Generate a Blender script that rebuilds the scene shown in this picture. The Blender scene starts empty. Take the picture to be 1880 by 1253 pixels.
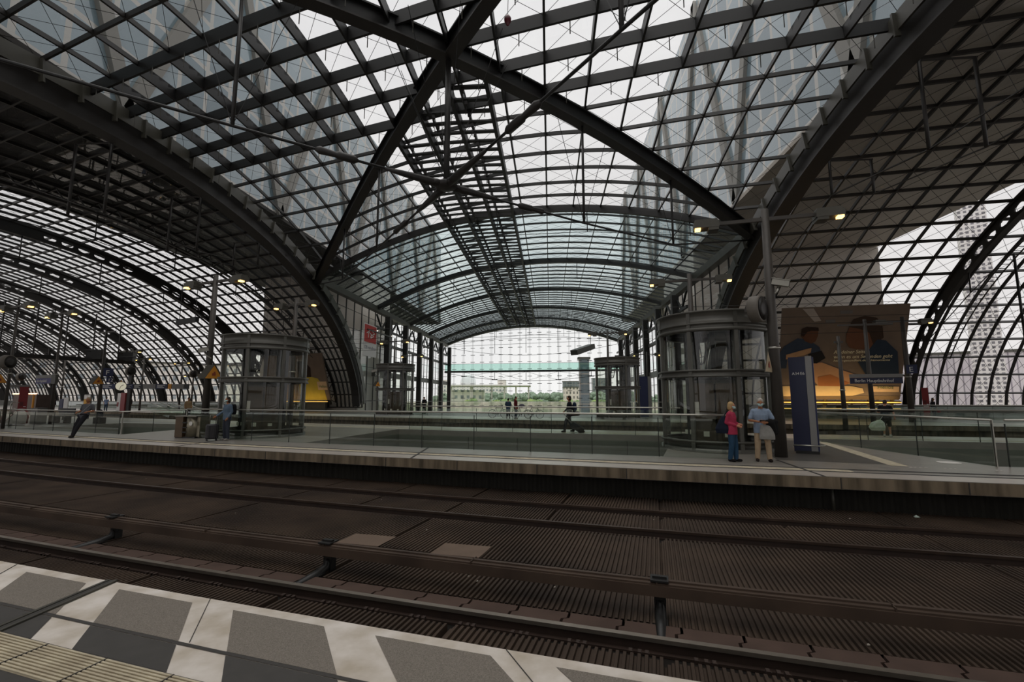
import bpy, bmesh, math, random
import numpy as np
from mathutils import Vector, Matrix
random.seed(7); R = math.radians
S = bpy.context.scene; COL = S.collection

# ------------------------------------------------------------------ camera, sky, exposure
FPX, CX, CY, HZ, CH = 850.0, 940.0, 626.5, 730.0, 1.72
PITCH = math.atan((HZ-CY)/FPX); YAW = math.atan(70/(FPX/math.cos(PITCH)))
cam = bpy.data.cameras.new('camera'); cam.sensor_width = 36; cam.lens = FPX/1880*36; cam.clip_end = 4000
co = bpy.data.objects.new('camera', cam); COL.objects.link(co)
co.location = (0, 0, CH); co.rotation_euler = (math.pi/2+PITCH, 0, YAW); S.camera = co

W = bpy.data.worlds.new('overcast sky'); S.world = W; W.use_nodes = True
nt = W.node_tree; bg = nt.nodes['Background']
tc = nt.nodes.new('ShaderNodeTexCoord'); sx = nt.nodes.new('ShaderNodeSeparateXYZ')
rp = nt.nodes.new('ShaderNodeValToRGB'); ns = nt.nodes.new('ShaderNodeTexNoise'); mx = nt.nodes.new('ShaderNodeMix')
mx.data_type = 'RGBA'; mx.blend_type = 'MULTIPLY'; mx.inputs[0].default_value = 1
ns.inputs['Scale'].default_value = 2.5; ns.inputs['Detail'].default_value = 5
r2 = nt.nodes.new('ShaderNodeValToRGB')
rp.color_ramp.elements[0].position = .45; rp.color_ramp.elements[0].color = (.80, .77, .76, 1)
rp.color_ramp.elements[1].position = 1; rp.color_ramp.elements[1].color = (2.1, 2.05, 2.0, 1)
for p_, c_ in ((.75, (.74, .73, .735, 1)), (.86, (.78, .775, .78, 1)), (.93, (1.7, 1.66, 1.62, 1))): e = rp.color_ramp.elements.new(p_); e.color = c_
r2.color_ramp.elements[0].position = .3; r2.color_ramp.elements[0].color = (.86, .86, .88, 1)
r2.color_ramp.elements[1].position = .7; r2.color_ramp.elements[1].color = (1.06, 1.06, 1.05, 1)
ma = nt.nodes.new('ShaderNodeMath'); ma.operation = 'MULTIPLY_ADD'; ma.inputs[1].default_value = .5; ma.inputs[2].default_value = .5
L = nt.links.new
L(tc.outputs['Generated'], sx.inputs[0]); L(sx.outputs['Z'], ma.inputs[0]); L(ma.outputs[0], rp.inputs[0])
L(tc.outputs['Generated'], ns.inputs['Vector']); L(ns.outputs['Fac'], r2.inputs[0])
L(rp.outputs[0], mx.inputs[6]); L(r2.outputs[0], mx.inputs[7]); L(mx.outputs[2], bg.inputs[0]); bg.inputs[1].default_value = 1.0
S.view_settings.view_transform = 'Standard'; S.view_settings.look = 'None'
S.view_settings.exposure = 0.4; S.view_settings.gamma = 1; S.view_settings.use_curve_mapping = False
try:
    S.cycles.transparent_max_bounces = 40; S.cycles.max_bounces = 8; S.cycles.diffuse_bounces = 4; S.cycles.caustics_reflective = False
except Exception: pass

# ------------------------------------------------------------------ materials
def lin(h):
    h = h.lstrip('#'); v = [int(h[i:i+2], 16)/255 for i in (0, 2, 4)]
    return tuple(x/12.92 if x <= .04045 else ((x+.055)/1.055)**2.4 for x in v)
_M = {}
def mat(name, col, rough=.6, metal=0, noise=0, scale=6, bump=0, emit=0, col2=None, spec=.5, stretch=None):
    """principled with an optional procedural mottling between col and col2"""
    if name in _M: return _M[name]
    m = bpy.data.materials.new(name); m.use_nodes = True; t = m.node_tree; b = t.nodes['Principled BSDF']
    c = lin(col) if isinstance(col, str) else col
    b.inputs['Base Color'].default_value = (*c, 1); b.inputs['Roughness'].default_value = rough
    b.inputs['Metallic'].default_value = metal; b.inputs['Specular IOR Level'].default_value = spec
    if noise or col2 or bump:
        n = t.nodes.new('ShaderNodeTexNoise'); n.inputs['Scale'].default_value = scale; n.inputs['Detail'].default_value = 6
        g = t.nodes.new('ShaderNodeNewGeometry')
        if stretch:
            mp = t.nodes.new('ShaderNodeMapping'); mp.inputs['Scale'].default_value = stretch
            t.links.new(g.outputs['Position'], mp.inputs[0]); t.links.new(mp.outputs[0], n.inputs['Vector'])
        else: t.links.new(g.outputs['Position'], n.inputs['Vector'])
        r = t.nodes.new('ShaderNodeValToRGB')
        c2 = lin(col2) if col2 else tuple(x*(1-noise) for x in c)
        r.color_ramp.elements[0].color = (*c2, 1); r.color_ramp.elements[1].color = (*c, 1)
        r.color_ramp.elements[0].position = .32; r.color_ramp.elements[1].position = .68
        t.links.new(n.outputs['Fac'], r.inputs[0]); t.links.new(r.outputs[0], b.inputs['Base Color'])
        if bump:
            bp = t.nodes.new('ShaderNodeBump'); bp.inputs['Strength'].default_value = bump; bp.inputs['Distance'].default_value = .02
            t.links.new(n.outputs['Fac'], bp.inputs['Height']); t.links.new(bp.outputs[0], b.inputs['Normal'])
    if emit:
        b.inputs['Emission Color'].default_value = (*c, 1); b.inputs['Emission Strength'].default_value = emit
    _M[name] = m; return m
def glass(name, tint, refl=.05, k=.9, rough=.02, dirt=0):
    """thin sheet glass: tinted transparency with a facing dependent mirror coat"""
    m = bpy.data.materials.new(name); m.use_nodes = True; t = m.node_tree; t.nodes.remove(t.nodes['Principled BSDF'])
    o = t.nodes['Material Output']; tr = t.nodes.new('ShaderNodeBsdfTransparent'); gl = t.nodes.new('ShaderNodeBsdfGlossy')
    tr.inputs[0].default_value = (*tint, 1); gl.inputs['Roughness'].default_value = rough; gl.inputs[0].default_value = (.95, .97, .97, 1)
    lw = t.nodes.new('ShaderNodeLayerWeight'); lw.inputs[0].default_value = .5
    p = t.nodes.new('ShaderNodeMath'); p.operation = 'POWER'; p.inputs[1].default_value = 4
    q = t.nodes.new('ShaderNodeMath'); q.operation = 'MULTIPLY_ADD'; q.inputs[1].default_value = k; q.inputs[2].default_value = refl
    q.use_clamp = True
    ms = t.nodes.new('ShaderNodeMixShader')
    t.links.new(lw.outputs['Facing'], p.inputs[0]); t.links.new(p.outputs[0], q.inputs[0]); t.links.new(q.outputs[0], ms.inputs[0])
    t.links.new(tr.outputs[0], ms.inputs[1]); t.links.new(gl.outputs[0], ms.inputs[2])
    if dirt:
        df = t.nodes.new('ShaderNodeBsdfDiffuse'); df.inputs[0].default_value = (.30, .33, .33, 1); m2 = t.nodes.new('ShaderNodeMixShader')
        n = t.nodes.new('ShaderNodeTexNoise'); n.inputs['Scale'].default_value = .9; n.inputs['Detail'].default_value = 8
        g = t.nodes.new('ShaderNodeNewGeometry'); t.links.new(g.outputs['Position'], n.inputs['Vector'])
        mm = t.nodes.new('ShaderNodeMath'); mm.operation = 'MULTIPLY'; mm.inputs[1].default_value = dirt*2
        t.links.new(n.outputs['Fac'], mm.inputs[0]); t.links.new(mm.outputs[0], m2.inputs[0])
        t.links.new(ms.outputs[0], m2.inputs[1]); t.links.new(df.outputs[0], m2.inputs[2]); t.links.new(m2.outputs[0], o.inputs[0])
    else: t.links.new(ms.outputs[0], o.inputs[0])
    _M[name] = m; return m

steel = mat('dark painted steel', '#2b2927', .45, 0, .25, 1.5)
steel_nb = mat('grey painted steel', '#434139', .45, 0, .2, 1.5)
steel_blk = mat('black painted steel', '#151413', .5, 0, .2, 2)
steel_brown = mat('brown black steel', '#272320', .5, 0, .25, 2)
chrome = mat('brushed stainless steel', '#b9b6ad', .3, .85, .1, 8)
liftsteel = mat('lift grey steel', '#5d5b55', .4, .3, .15, 3)
g_roof = glass('roof glass clear', (.91, .91, .90), .05, .7, .02, .03)
g_teal = glass('roof glass teal', (.72, .83, .83), .08, .6, .02, .03)
g_fac = glass('facade glass', (.93, .96, .95), .03, .6)
g_band = glass('green tinted glass band', (.55, .82, .74), .05, .5)
g_rail = glass('railing glass', (.88, .92, .89), .035, .6)
g_lift = glass('lift glass', (.88, .9, .86), .04, .8)

# ------------------------------------------------------------------ mesh helper
class MB:
    def __init__(s): s.v = []; s.f = []; s.sm = []
    def add(s, vs, fs, smooth=False):
        o = len(s.v); s.v.extend([tuple(map(float, p)) for p in vs]); s.f.extend([tuple(i+o for i in f) for f in fs]); s.sm.extend([smooth]*len(fs)); return s
    def box(s, c, d, rz=0, rot=None):
        hx, hy, hz = d[0]/2, d[1]/2, d[2]/2
        M = rot if rot is not None else Matrix.Rotation(rz, 3, 'Z')
        vs = [Vector(c)+M@Vector((x*hx, y*hy, z*hz)) for z in (-1, 1) for y in (-1, 1) for x in (-1, 1)]
        return s.add(vs, [(0, 2, 3, 1), (4, 5, 7, 6), (0, 1, 5, 4), (2, 6, 7, 3), (0, 4, 6, 2), (1, 3, 7, 5)])
    def beam(s, a, b, w, h, up=(0, 0, 1)):
        a, b = Vector(a), Vector(b); t = (b-a).normalized(); u = Vector(up); sd = t.cross(u)
        if sd.length < 1e-4: sd = t.cross(Vector((1, 0, 0)))
        sd.normalize(); u = sd.cross(t); vs = []
        for p in (a, b):
            for i, j in ((-1, -1), (1, -1), (1, 1), (-1, 1)): vs.append(p+sd*(i*w/2)+u*(j*h/2))
        return s.add(vs, [(0, 3, 2, 1), (4, 5, 6, 7), (0, 1, 5, 4), (1, 2, 6, 5), (2, 3, 7, 6), (3, 0, 4, 7)])
    def tube(s, pts, r, n=6, caps=True, r2=None):
        pts = [Vector(p) for p in pts]; vs = []; m = len(pts)
        ref = Vector((0, 0, 1))
        if m > 1 and abs((pts[-1]-pts[0]).normalized().z) > .9: ref = Vector((1, 0, 0))
        for k, p in enumerate(pts):
            t = (pts[min(k+1, m-1)]-pts[max(k-1, 0)]).normalized()
            a = t.cross(ref)
            if a.length < 1e-5: a = t.cross(Vector((0, 1, 0)))
            a.normalize(); b = t.cross(a); rr = r if r2 is None else r+(r2-r)*k/(m-1)
            if isinstance(r, (list, tuple)): rr = r[k]
            for i in range(n):
                an = 2*math.pi*i/n; vs.append(p+a*(rr*math.cos(an))+b*(rr*math.sin(an)))
        fs = [(k*n+i, k*n+(i+1) % n, (k+1)*n+(i+1) % n, (k+1)*n+i) for k in range(m-1) for i in range(n)]
        s.add(vs, fs, n > 5)
        if caps: s.add([], []); o = len(s.v)-len(vs); s.f += [tuple(o+i for i in range(n))[::-1], tuple(o+(m-1)*n+i for i in range(n))]; s.sm += [False, False]
        return s
    def bar(s, P, N, w, d, off=0):
        """sweep of a w wide, d deep rectangle hanging below a line P with surface normals N"""
        P = np.asarray(P, float); N = np.asarray(N, float); m = len(P)
        if m < 2: return s
        T_ = np.gradient(P, axis=0); T_ /= np.linalg.norm(T_, axis=1, keepdims=True)+1e-9
        B = np.cross(T_, N); B /= np.linalg.norm(B, axis=1, keepdims=True)+1e-9; Nn = np.cross(B, T_)
        q = [P+B*w/2-Nn*off, P-B*w/2-Nn*off, P-B*w/2-Nn*(off+d), P+B*w/2-Nn*(off+d)]
        vs = np.stack(q, 1).reshape(-1, 3)
        fs = [(k*4+i, k*4+4+i, k*4+4+(i+1) % 4, k*4+(i+1) % 4) for k in range(m-1) for i in range(4)]
        fs += [(0, 1, 2, 3), ((m-1)*4+3, (m-1)*4+2, (m-1)*4+1, (m-1)*4)]
        return s.add(vs, fs)
    def grid(s, P):
        P = np.asarray(P, float); a, b = P.shape[:2]
        return s.add(P.reshape(-1, 3), [(i*b+j, i*b+j+1, (i+1)*b+j+1, (i+1)*b+j) for i in range(a-1) for j in range(b-1)])
    def lathe(s, prof, c=(0, 0, 0), n=24, caps=True):
        vs = []; m = len(prof)
        for r, z in prof:
            for i in range(n): a = 2*math.pi*i/n; vs.append((c[0]+r*math.cos(a), c[1]+r*math.sin(a), c[2]+z))
        fs = [(k*n+i, k*n+(i+1) % n, (k+1)*n+(i+1) % n, (k+1)*n+i) for k in range(m-1) for i in range(n)]
        o = len(s.v); s.add(vs, fs, True)
        if caps: s.f += [tuple(o+i for i in range(n))[::-1], tuple(o+(m-1)*n+i for i in range(n))]; s.sm += [False]*2
        return s
    def ell(s, c, r, n=12, m=8, M=None):
        vs = []; fs = []
        for k in range(m+1):
            ph = math.pi*k/m
            for i in range(n):
                a = 2*math.pi*i/n; p = Vector((r[0]*math.sin(ph)*math.cos(a), r[1]*math.sin(ph)*math.sin(a), r[2]*math.cos(ph)))
                vs.append(Vector(c)+(M@p if M else p))
        fs = [((k+1)*n+i, (k+1)*n+(i+1) % n, k*n+(i+1) % n, k*n+i) for k in range(m) for i in range(n)]
        return s.add(vs, fs, True)
    def poly(s, pts, z0, z1):
        """vertical prism over a plan polygon"""
        n = len(pts); vs = [(x, y, z) for z in (z0, z1) for x, y in pts]
        return s.add(vs, [tuple(range(n))[::-1], tuple(range(n, 2*n))]+[(i, (i+1) % n, n+(i+1) % n, n+i) for i in range(n)])
    def mesh(s, name):
        me = bpy.data.meshes.new(name); me.from_pydata(s.v, [], s.f)
        me.polygons.foreach_set('use_smooth', s.sm); me.validate(); me.update(); return me
    def build(s, name, m, parent=None, center=True):
        me = s.mesh(name); me.materials.append(m); o = bpy.data.objects.new(name, me); COL.objects.link(o)
        if parent is not None: o.parent = parent
        elif center and s.v:
            A = np.array(s.v); c = np.array([(A[:, 0].min()+A[:, 0].max())/2, (A[:, 1].min()+A[:, 1].max())/2, A[:, 2].min()])
            me.transform(Matrix.Translation(-Vector(c))); o.location = c
        return o
def tag(o, label, cat=None, group=None, kind=None):
    o['label'] = label
    if cat: o['category'] = cat
    if group: o['group'] = group
    if kind: o['kind'] = kind
    return o
def thing(name, label, cat, loc=(0, 0, 0), rz=0, group=None):
    o = bpy.data.objects.new(name, None); COL.objects.link(o); o.empty_display_size = .2
    o.location = loc; o.rotation_euler = (0, 0, rz); return tag(o, label, cat, group)
def struct(o, label, cat): o['kind'] = 'structure'; return tag(o, label, cat)
def dup(root, loc, rz, label, group=None):
    r = root.copy(); COL.objects.link(r); r.location = loc; r.rotation_euler = (0, 0, rz); r['label'] = label
    if group: r['group'] = group
    for ch in list(root.children):
        c = ch.copy(); COL.objects.link(c); c.parent = r
        for g in ch.children: d = g.copy(); COL.objects.link(d); d.parent = c
    return r
def text(s, size, m, parent, loc, rot=(math.pi/2, 0, 0), name='lettering', ext=.004, align='LEFT', shear=0, width=None):
    c = bpy.data.curves.new(name, 'FONT'); c.body = s; c.size = size; c.extrude = ext; c.align_x = align; c.shear = shear; c.resolution_u = 3
    t = bpy.data.objects.new('tmp', c); COL.objects.link(t); bpy.context.view_layer.update()
    me = bpy.data.meshes.new_from_object(t.evaluated_get(bpy.context.evaluated_depsgraph_get())); bpy.data.objects.remove(t)
    if width and len(me.vertices):
        xs = [v.co.x for v in me.vertices]; k = width/(max(xs)-min(xs))
        for v in me.vertices: v.co.x *= k
    me.materials.clear(); me.materials.append(m); o = bpy.data.objects.new(name, me); COL.objects.link(o); o.parent = parent
    o.location = loc; o.rotation_euler = rot; return o
ORD = ['first', 'second', 'third', 'fourth', 'fifth', 'sixth', 'seventh', 'eighth', 'ninth', 'tenth', 'eleventh', 'twelfth', 'thirteenth', 'fourteenth']

# ------------------------------------------------------------------ plan geometry: the tracks run in a gentle curve
_u = np.arange(-300, 160.01, .5); PHI0 = -R(12.3)
def heading(u): u = np.asarray(u, float); return PHI0+np.clip(u, -24, 200)/250.+np.where(u < -24, (u+24)/1500., 0)
_h = heading((_u[:-1]+_u[1:])/2); _X = np.zeros_like(_u); _Y = np.zeros_like(_u)
_X[1:] = np.cumsum(np.cos(_h)*.5); _Y[1:] = np.cumsum(np.sin(_h)*.5); _i = int(np.argmin(abs(_u))); _X -= _X[_i]; _Y -= _Y[_i]
def T(u, w, z=0):
    """u metres along the tracks, w metres across them (away from the near platform) -> world"""
    u = np.asarray(u, float); w = np.asarray(w, float); h = heading(u)
    x = np.interp(u, _u, _X)-np.sin(h)*w; y = np.interp(u, _u, _Y)+np.cos(h)*w
    return np.stack(np.broadcast_arrays(x, y, np.asarray(z, float)), -1)
def uX(X, w):
    X, w = np.broadcast_arrays(np.asarray(X, float), np.asarray(w, float)); u = X.copy()
    for _ in range(25): u = u+.8*(X-T(u, w)[..., 0])
    return u
def hd(u): return float(heading(u))
# a photo bearing turned into a place on the ground / at a given distance
def _ray(px, py):
    d = ((px-CX)/FPX, -(py-CY)/FPX); c, s = math.cos(PITCH), math.sin(PITCH); f = c-d[1]*s; z = s+d[1]*c
    cy, sy = math.cos(YAW), math.sin(YAW); return d[0]*cy-f*sy, d[0]*sy+f*cy, z, f
def at(px, py, z=0.): x, y, q, f = _ray(px, py); t = (z-CH)/q; return Vector((x*t, y*t, z))
def far(px, py, D): x, y, q, f = _ray(px, py); t = D/f; return Vector((x*t, y*t, CH+q*t))
def gnd(px, D, z=0.): p = far(px, HZ, D); return Vector((p.x, p.y, z))
def facing(p, extra=0): return math.atan2(p[1], p[0])-math.pi/2+extra       # local -Y looks at the camera spot
# ------------------------------------------------------------------ roof geometry
WC, AW, BZ, EX = 17.5, 31.7, 18.0, .55; ZE = 14.1
XL, XR = -24.0, 15.1; XC = (XL+XR)/2; HW = (XR-XL)/2
def zew(w): return BZ*np.maximum(1-((np.asarray(w, float)-WC)/AW)**2, 0)**EX
def zns(x): return ZE+(BZ-ZE)*(1-((np.asarray(x, float)-XC)/HW)**2)
_ws = np.linspace(WC-AW+.02, WC+AW-.02, 4000); _s = np.concatenate([[0], np.cumsum(np.hypot(np.diff(_ws), np.diff(zew(_ws))))])
NWL = 46; WL = np.interp(np.linspace(0, _s[-1], NWL+1), _s, _ws)      # evenly spaced purlin lines round the long roof
WCOR = WC+AW*math.sqrt(1-(ZE/BZ)**(1/EX))
def normals(P, up=True):
    a = np.gradient(P, axis=0); b = np.gradient(P, axis=1); n = np.cross(a, b); n /= np.linalg.norm(n, axis=2, keepdims=True)+1e-9
    return n
def orient(P, N):
    ax = np.mean(P.reshape(-1, 3), axis=0)-np.array([0, 0, 12.])
    s = np.sign(np.sum(N*(P-ax), axis=2, keepdims=True)); s[s == 0] = 1; return N*s
def net(P, N, wd, dp, rows=True, cols=True, step=(1, 1)):
    m = MB()
    if rows:
        for i in range(0, P.shape[0], step[0]): m.bar(P[i], N[i], wd, dp)
    if cols:
        for j in range(0, P.shape[1], step[1]): m.bar(P[:, j], N[:, j], wd, dp)
    return m
def braces(P, N, r=.012, drop=.1):
    m = MB(); Q = P-N*drop
    for i in range(P.shape[0]-1):
        for j in range(P.shape[1]-1):
            m.tube([Q[i, j], Q[i+1, j+1]], r, 3, False); m.tube([Q[i+1, j], Q[i, j+1]], r, 3, False)
    return m
def cap(o): o.location = (0, 0, 0); return o
def roof(name_label, P, gm, wd, dp, brace=0, steelm=steel, extra=None):
    N = orient(P, normals(P)); g = MB(); g.grid(P); root = struct(g.build('ceiling', gm, None, False), name_label, 'roof')
    net(P, N, wd, dp).build('roof_grid', steelm, root)
    if brace: braces(P, N, brace).build('bracing_cables', steel_blk, root)
    return root, P, N

# west long roof -------------------------------------------------------------------------------
WRIB = [-45.5-12.6*k for k in range(11)]; ERIB = [26.5+13*k for k in range(4)]
uA0 = uX(np.full(NWL+1, XL), WL); uB0 = uX(np.full(NWL+1, XR), WL)
def ucols(first, ribs, n0, n):
    U = [first+(ribs[0]-first)*k/n0 for k in range(n0)]
    for a, b in zip(ribs[:-1], ribs[1:]): U += [np.full(NWL+1, a+(b-a)*k/n) for k in range(n)]
    return np.array(U+[np.full(NWL+1, ribs[-1])])
UW = ucols(uA0, WRIB, 6, 8); PW = T(UW, WL[None, :], zew(WL)[None, :]); roof('long curved glass roof left of the hall, a grid of dark bars over many rows of panes', PW, g_roof, .11, .2, .012, steel_brown)
UE = ucols(uB0, ERIB, 8, 8); PE = T(UE, WL[None, :], zew(WL)[None, :]); roof('curved glass roof right of the hall, dark grid falling behind the hospital billboard', PE, g_roof, .11, .2, .014, steel_brown)

# crossing vault -------------------------------------------------------------------------------
NX = 18; XS = np.linspace(XL, XR, NX+1); NC = 18; WS = np.linspace(2*WC-WCOR, WCOR, NC+1)
def vault(xs, ws):
    Xg, Wg = np.meshgrid(xs, ws, indexing='ij'); P = T(uX(Xg, Wg), Wg); P[..., 2] = np.maximum(zew(Wg), zns(Xg)); return P
F = 4; xf = np.linspace(XL, XR, NX*F+1); wf = np.linspace(WS[0], WS[-1], NC*F+1)
PV = vault(xf, wf); NV = normals(PV); NV *= np.sign(NV[..., 2:3])
g = MB(); g.grid(PV); cross = struct(g.build('ceiling', g_roof, None, False), 'crossing vault of clear panes where the long roof and the hall roof meet overhead', 'roof')
m = MB(); deep = MB(); rods = MB()
dz = (wf > WC-4.6) & (wf < WC+4.6)
for i in range(0, NX*F+1, F):
    m.bar(PV[i], NV[i], .1, .22); k = np.where(dz)[0]; deep.bar(PV[i, k], NV[i, k], .1, .62)
for j in range(0, NC*F+1, F):
    m.bar(PV[:, j], NV[:, j], .1, .22)
    if dz[j]:
        deep.bar(PV[:, j], NV[:, j], .12, .62)
        for i in range(F//2, NX*F, F):
            p = PV[i, j]; rods.tube([p-[0, 0, .5], p-[0, 0, 1.25]], .022, 4)
m.build('roof_grid', steel, cross); deep.build('deep_girder_grid', steel_blk, cross); rods.build('hanging_rods', steel_nb, cross)
braces(PV[::F, ::F], NV[::F, ::F], .012).build('bracing_cables', steel_blk, cross)
# hall roof to the south and (behind the camera) to the north ------------------------------------
YL = [float(T(uX(XL, WCOR), WCOR)[1]), 61, 76, 88, 97, 105]; YR = [float(T(uX(XR, WCOR), WCOR)[1]), 47, 60.5, 75, 88, 100.5]
sf = np.linspace(-1, 1, NX*2+1)
Y0 = T(uX(XC+HW*sf, np.full_like(sf, WCOR)), WCOR)[:, 1]
def south(t):
    k = min(int(t), 4); f = t-k; q = (sf+1)/2
    la = lambda k: Y0 if k == 0 else YL[k]*(1-q)+YR[k]*q
    y = la(k)*(1-f)+la(k+1)*f; x = XC+HW*sf
    return np.stack([x, y, zns(x)], 1)
NB = 8; PS = np.array([south(k/NB) for k in range(5*NB+1)]); NS_ = normals(PS); NS_ *= np.sign(NS_[..., 2:3])
g = MB(); g.grid(PS); sroof = struct(g.build('ceiling', g_teal, None, False), 'teal tinted barrel glass roof of the hall running away to the end facade', 'roof')
m = MB()
for i in range(PS.shape[0]): m.bar(PS[i], NS_[i], .09, .15)
for j in range(0, PS.shape[1], 2): m.bar(PS[:, j], NS_[:, j], .07, .16)
m.build('roof_grid', steel, sroof); braces(PS[:, ::2], NS_[:, ::2], .011).build('bracing_cables', steel_blk, sroof)
yn = T(uX(XC+HW*sf, np.full_like(sf, WS[0])), WS[0])[:, 1]; xn = XC+HW*sf
PN = np.array([np.stack([xn, yn-k*2.2, zns(xn)], 1) for k in range(16)])
roof('glass barrel roof of the hall behind the near platform', PN, g_roof, .1, .22)

# boundary girders of the crossing, roof arches ---------------------------------------------------
wfine = np.linspace(WC-AW+.1, WC+AW-.1, 181)
def arch_line(u=None, X=None):
    uu = np.full_like(wfine, u) if X is None else uX(np.full_like(wfine, X), wfine)
    P = T(uu, wfine, zew(wfine)); N = np.gradient(P, axis=0); side = np.array([-N[:, 1], N[:, 0], 0*N[:, 0]]).T
    # normal in the arch plane
    t = N/np.linalg.norm(N, axis=1, keepdims=True); h = t.copy(); h[:, 2] = 0
    pl = (P[-1]-P[0])*[1, 1, 0]; pl /= np.linalg.norm(pl); ty = t@pl; n = np.stack([-t[:, 2]*pl[0], -t[:, 2]*pl[1], ty], 1); return P, n/np.linalg.norm(n, axis=1, keepdims=True)
def boundary(X, label, sgn):
    P, N = arch_line(X=X); root = thing('arch_girder', label, 'arch', (X, float(P[90, 1]), 0)); inv = Matrix.Translation(-root.location)
    o3 = np.array(root.location); off = np.array([sgn*.55, 0, 0])
    MB().bar(P-o3, N, .5, 1.4, .6).build('box_beam', steel_brown, root)
    MB().bar(P-o3, N, .95, .1, 1.95).build('lower_flange', steel_brown, root)
    MB().bar(P-o3+off, N, .1, .8, .2).build('grey_fascia', steel_nb, root)['label'] = 'lighter grey fascia on the hall side'
    for k in range(6, 176, 5):
        st = MB(); st.bar(np.array([P[k]-o3+off*.9, P[k]-o3+off*1.35]), np.array([N[k]]*2), .1, 1.1, .2)
        st.build('bracket', steel_nb, root)
    out = np.array([-sgn, 0, 0]); bots = {0: [], 1: []}
    for wv, ln in ((2., 3.), (9., 4.), (15.5, 4.2), (22.2, 4.), (28.6, 2.0)):
        k = int(np.argmin(abs(wfine-wv))); top = P[k]-o3-N[k]*1.9
        for i, dx in enumerate((.6, 2.8)):
            a = top+out*dx; b = a-np.array([0, 0, ln]); MB().tube([a, b], .075, 7).build('hanging_post', steel_brown, root); bots[i].append(b)
        MB().beam(top, top+out*2.9, .07, .07).build('outrigger', steel_brown, root)
    for i, dx in enumerate((.6, 2.8)):
        e0, e1 = (P[k]-o3-N[k]*1.5+out*dx for k in (12, 168)); MB().tube([e0]+bots[i]+[e1], .035, 5).build('tension_rod', steel_brown, root)
    return root
boundary(XL, 'massive dark arch girder left of the hall, edge of the crossing vault', 1)
boundary(XR, 'massive dark arch girder rising behind the right round lift to the top right', -1)
def rib(u, label, holes=True, truss=False):
    P, N = arch_line(u=u); root = thing('roof_arch', label, 'arch', tuple(T(u, WC, 0)), hd(u)); o3 = np.array(root.location)
    rot = Matrix.Rotation(-hd(u), 3, 'Z'); A = np.array(rot); Q = (P-o3)@A.T; M_ = N@A.T
    MB().bar(Q, M_, .34, .1, .22).build('top_flange', steel_brown, root); MB().bar(Q, M_, .34, .1, 1.2).build('bottom_flange', steel_brown, root)
    web = MB(); L_ = np.concatenate([[0], np.cumsum(np.linalg.norm(np.diff(Q, axis=0), axis=1))]); n = int(L_[-1]/1.35)
    ip = lambda s, a: np.stack([np.interp(s, L_, a[:, c]) for c in range(3)], -1)
    for k in range(n):
        s0, s1 = L_[-1]*k/n, L_[-1]*(k+1)/n; c = (s0+s1)/2; h = (s1-s0)/2
        if truss:
            a = ip(s0, Q)-ip(s0, M_)*.3; b = ip(c, Q)-ip(c, M_)*1.22; d = ip(s1, Q)-ip(s1, M_)*.3
            web.tube([a, b], .05, 5); web.tube([b, d], .05, 5); continue
        rect = [(-h, .3), (0, .3), (h, .3), (h, .76), (h, 1.22), (0, 1.22), (-h, 1.22), (-h, .76)]
        if holes and k % 8 not in (6, 7):
            hole = [(-.4, .6), (0, .52), (.4, .6), (.5, .76), (.4, .92), (0, 1.0), (-.4, .92), (-.5, .76)]
            vs = []
            for y in (-.05, .05):
                for du, dd in rect+hole:
                    p = ip(c+du, Q)-ip(c+du, M_)*dd; vs.append(p+[y, 0, 0])
            fs = []
            for i in range(8):
                j = (i+1) % 8; fs += [(i, j, 8+j, 8+i), (16+i, 24+i, 24+j, 16+j), (8+i, 8+j, 24+j, 24+i)]
            web.add(vs, fs)
        else:
            vs = [ip(c+du, Q)-ip(c+du, M_)*dd+[y, 0, 0] for y in (-.05, .05) for du, dd in (rect[0], rect[2], rect[4], rect[6])]
            web.add(vs, [(0, 1, 2, 3), (7, 6, 5, 4)])
    web.build('lattice' if truss else 'web_plate', steel_brown, root)
    # king posts and the tension rod below the crown
    kp = [24, 42, 60, 78, 102, 120, 138, 156]; bot = []
    for k in kp:
        p = Q[k]-M_[k]*1.25; ln = 2.2 if k in (60, 78, 102, 120) else 1.5
        MB().tube([p, p-np.array([0, 0, ln])], .05, 6).build('king_post', steel_brown, root); bot.append(p-np.array([0, 0, ln]))
    MB().tube([Q[8]-M_[8]*1.2]+bot+[Q[172]-M_[172]*1.2], .035, 5).build('tension_rod', steel_brown, root); return root
for k, u in enumerate(WRIB):
    rib(u, ('latticed roof arch just left of the massive left girder' if k == 0 else 'roof arch with oval holes on the left, %s beyond the massive left girder' % ORD[k]), True, k == 0)
for k, u in enumerate(ERIB): rib(u, 'roof arch with oval holes on the right, %s beyond the massive right girder' % ORD[k] if k else 'roof arch with oval holes coming down right of the hospital billboard')

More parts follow.
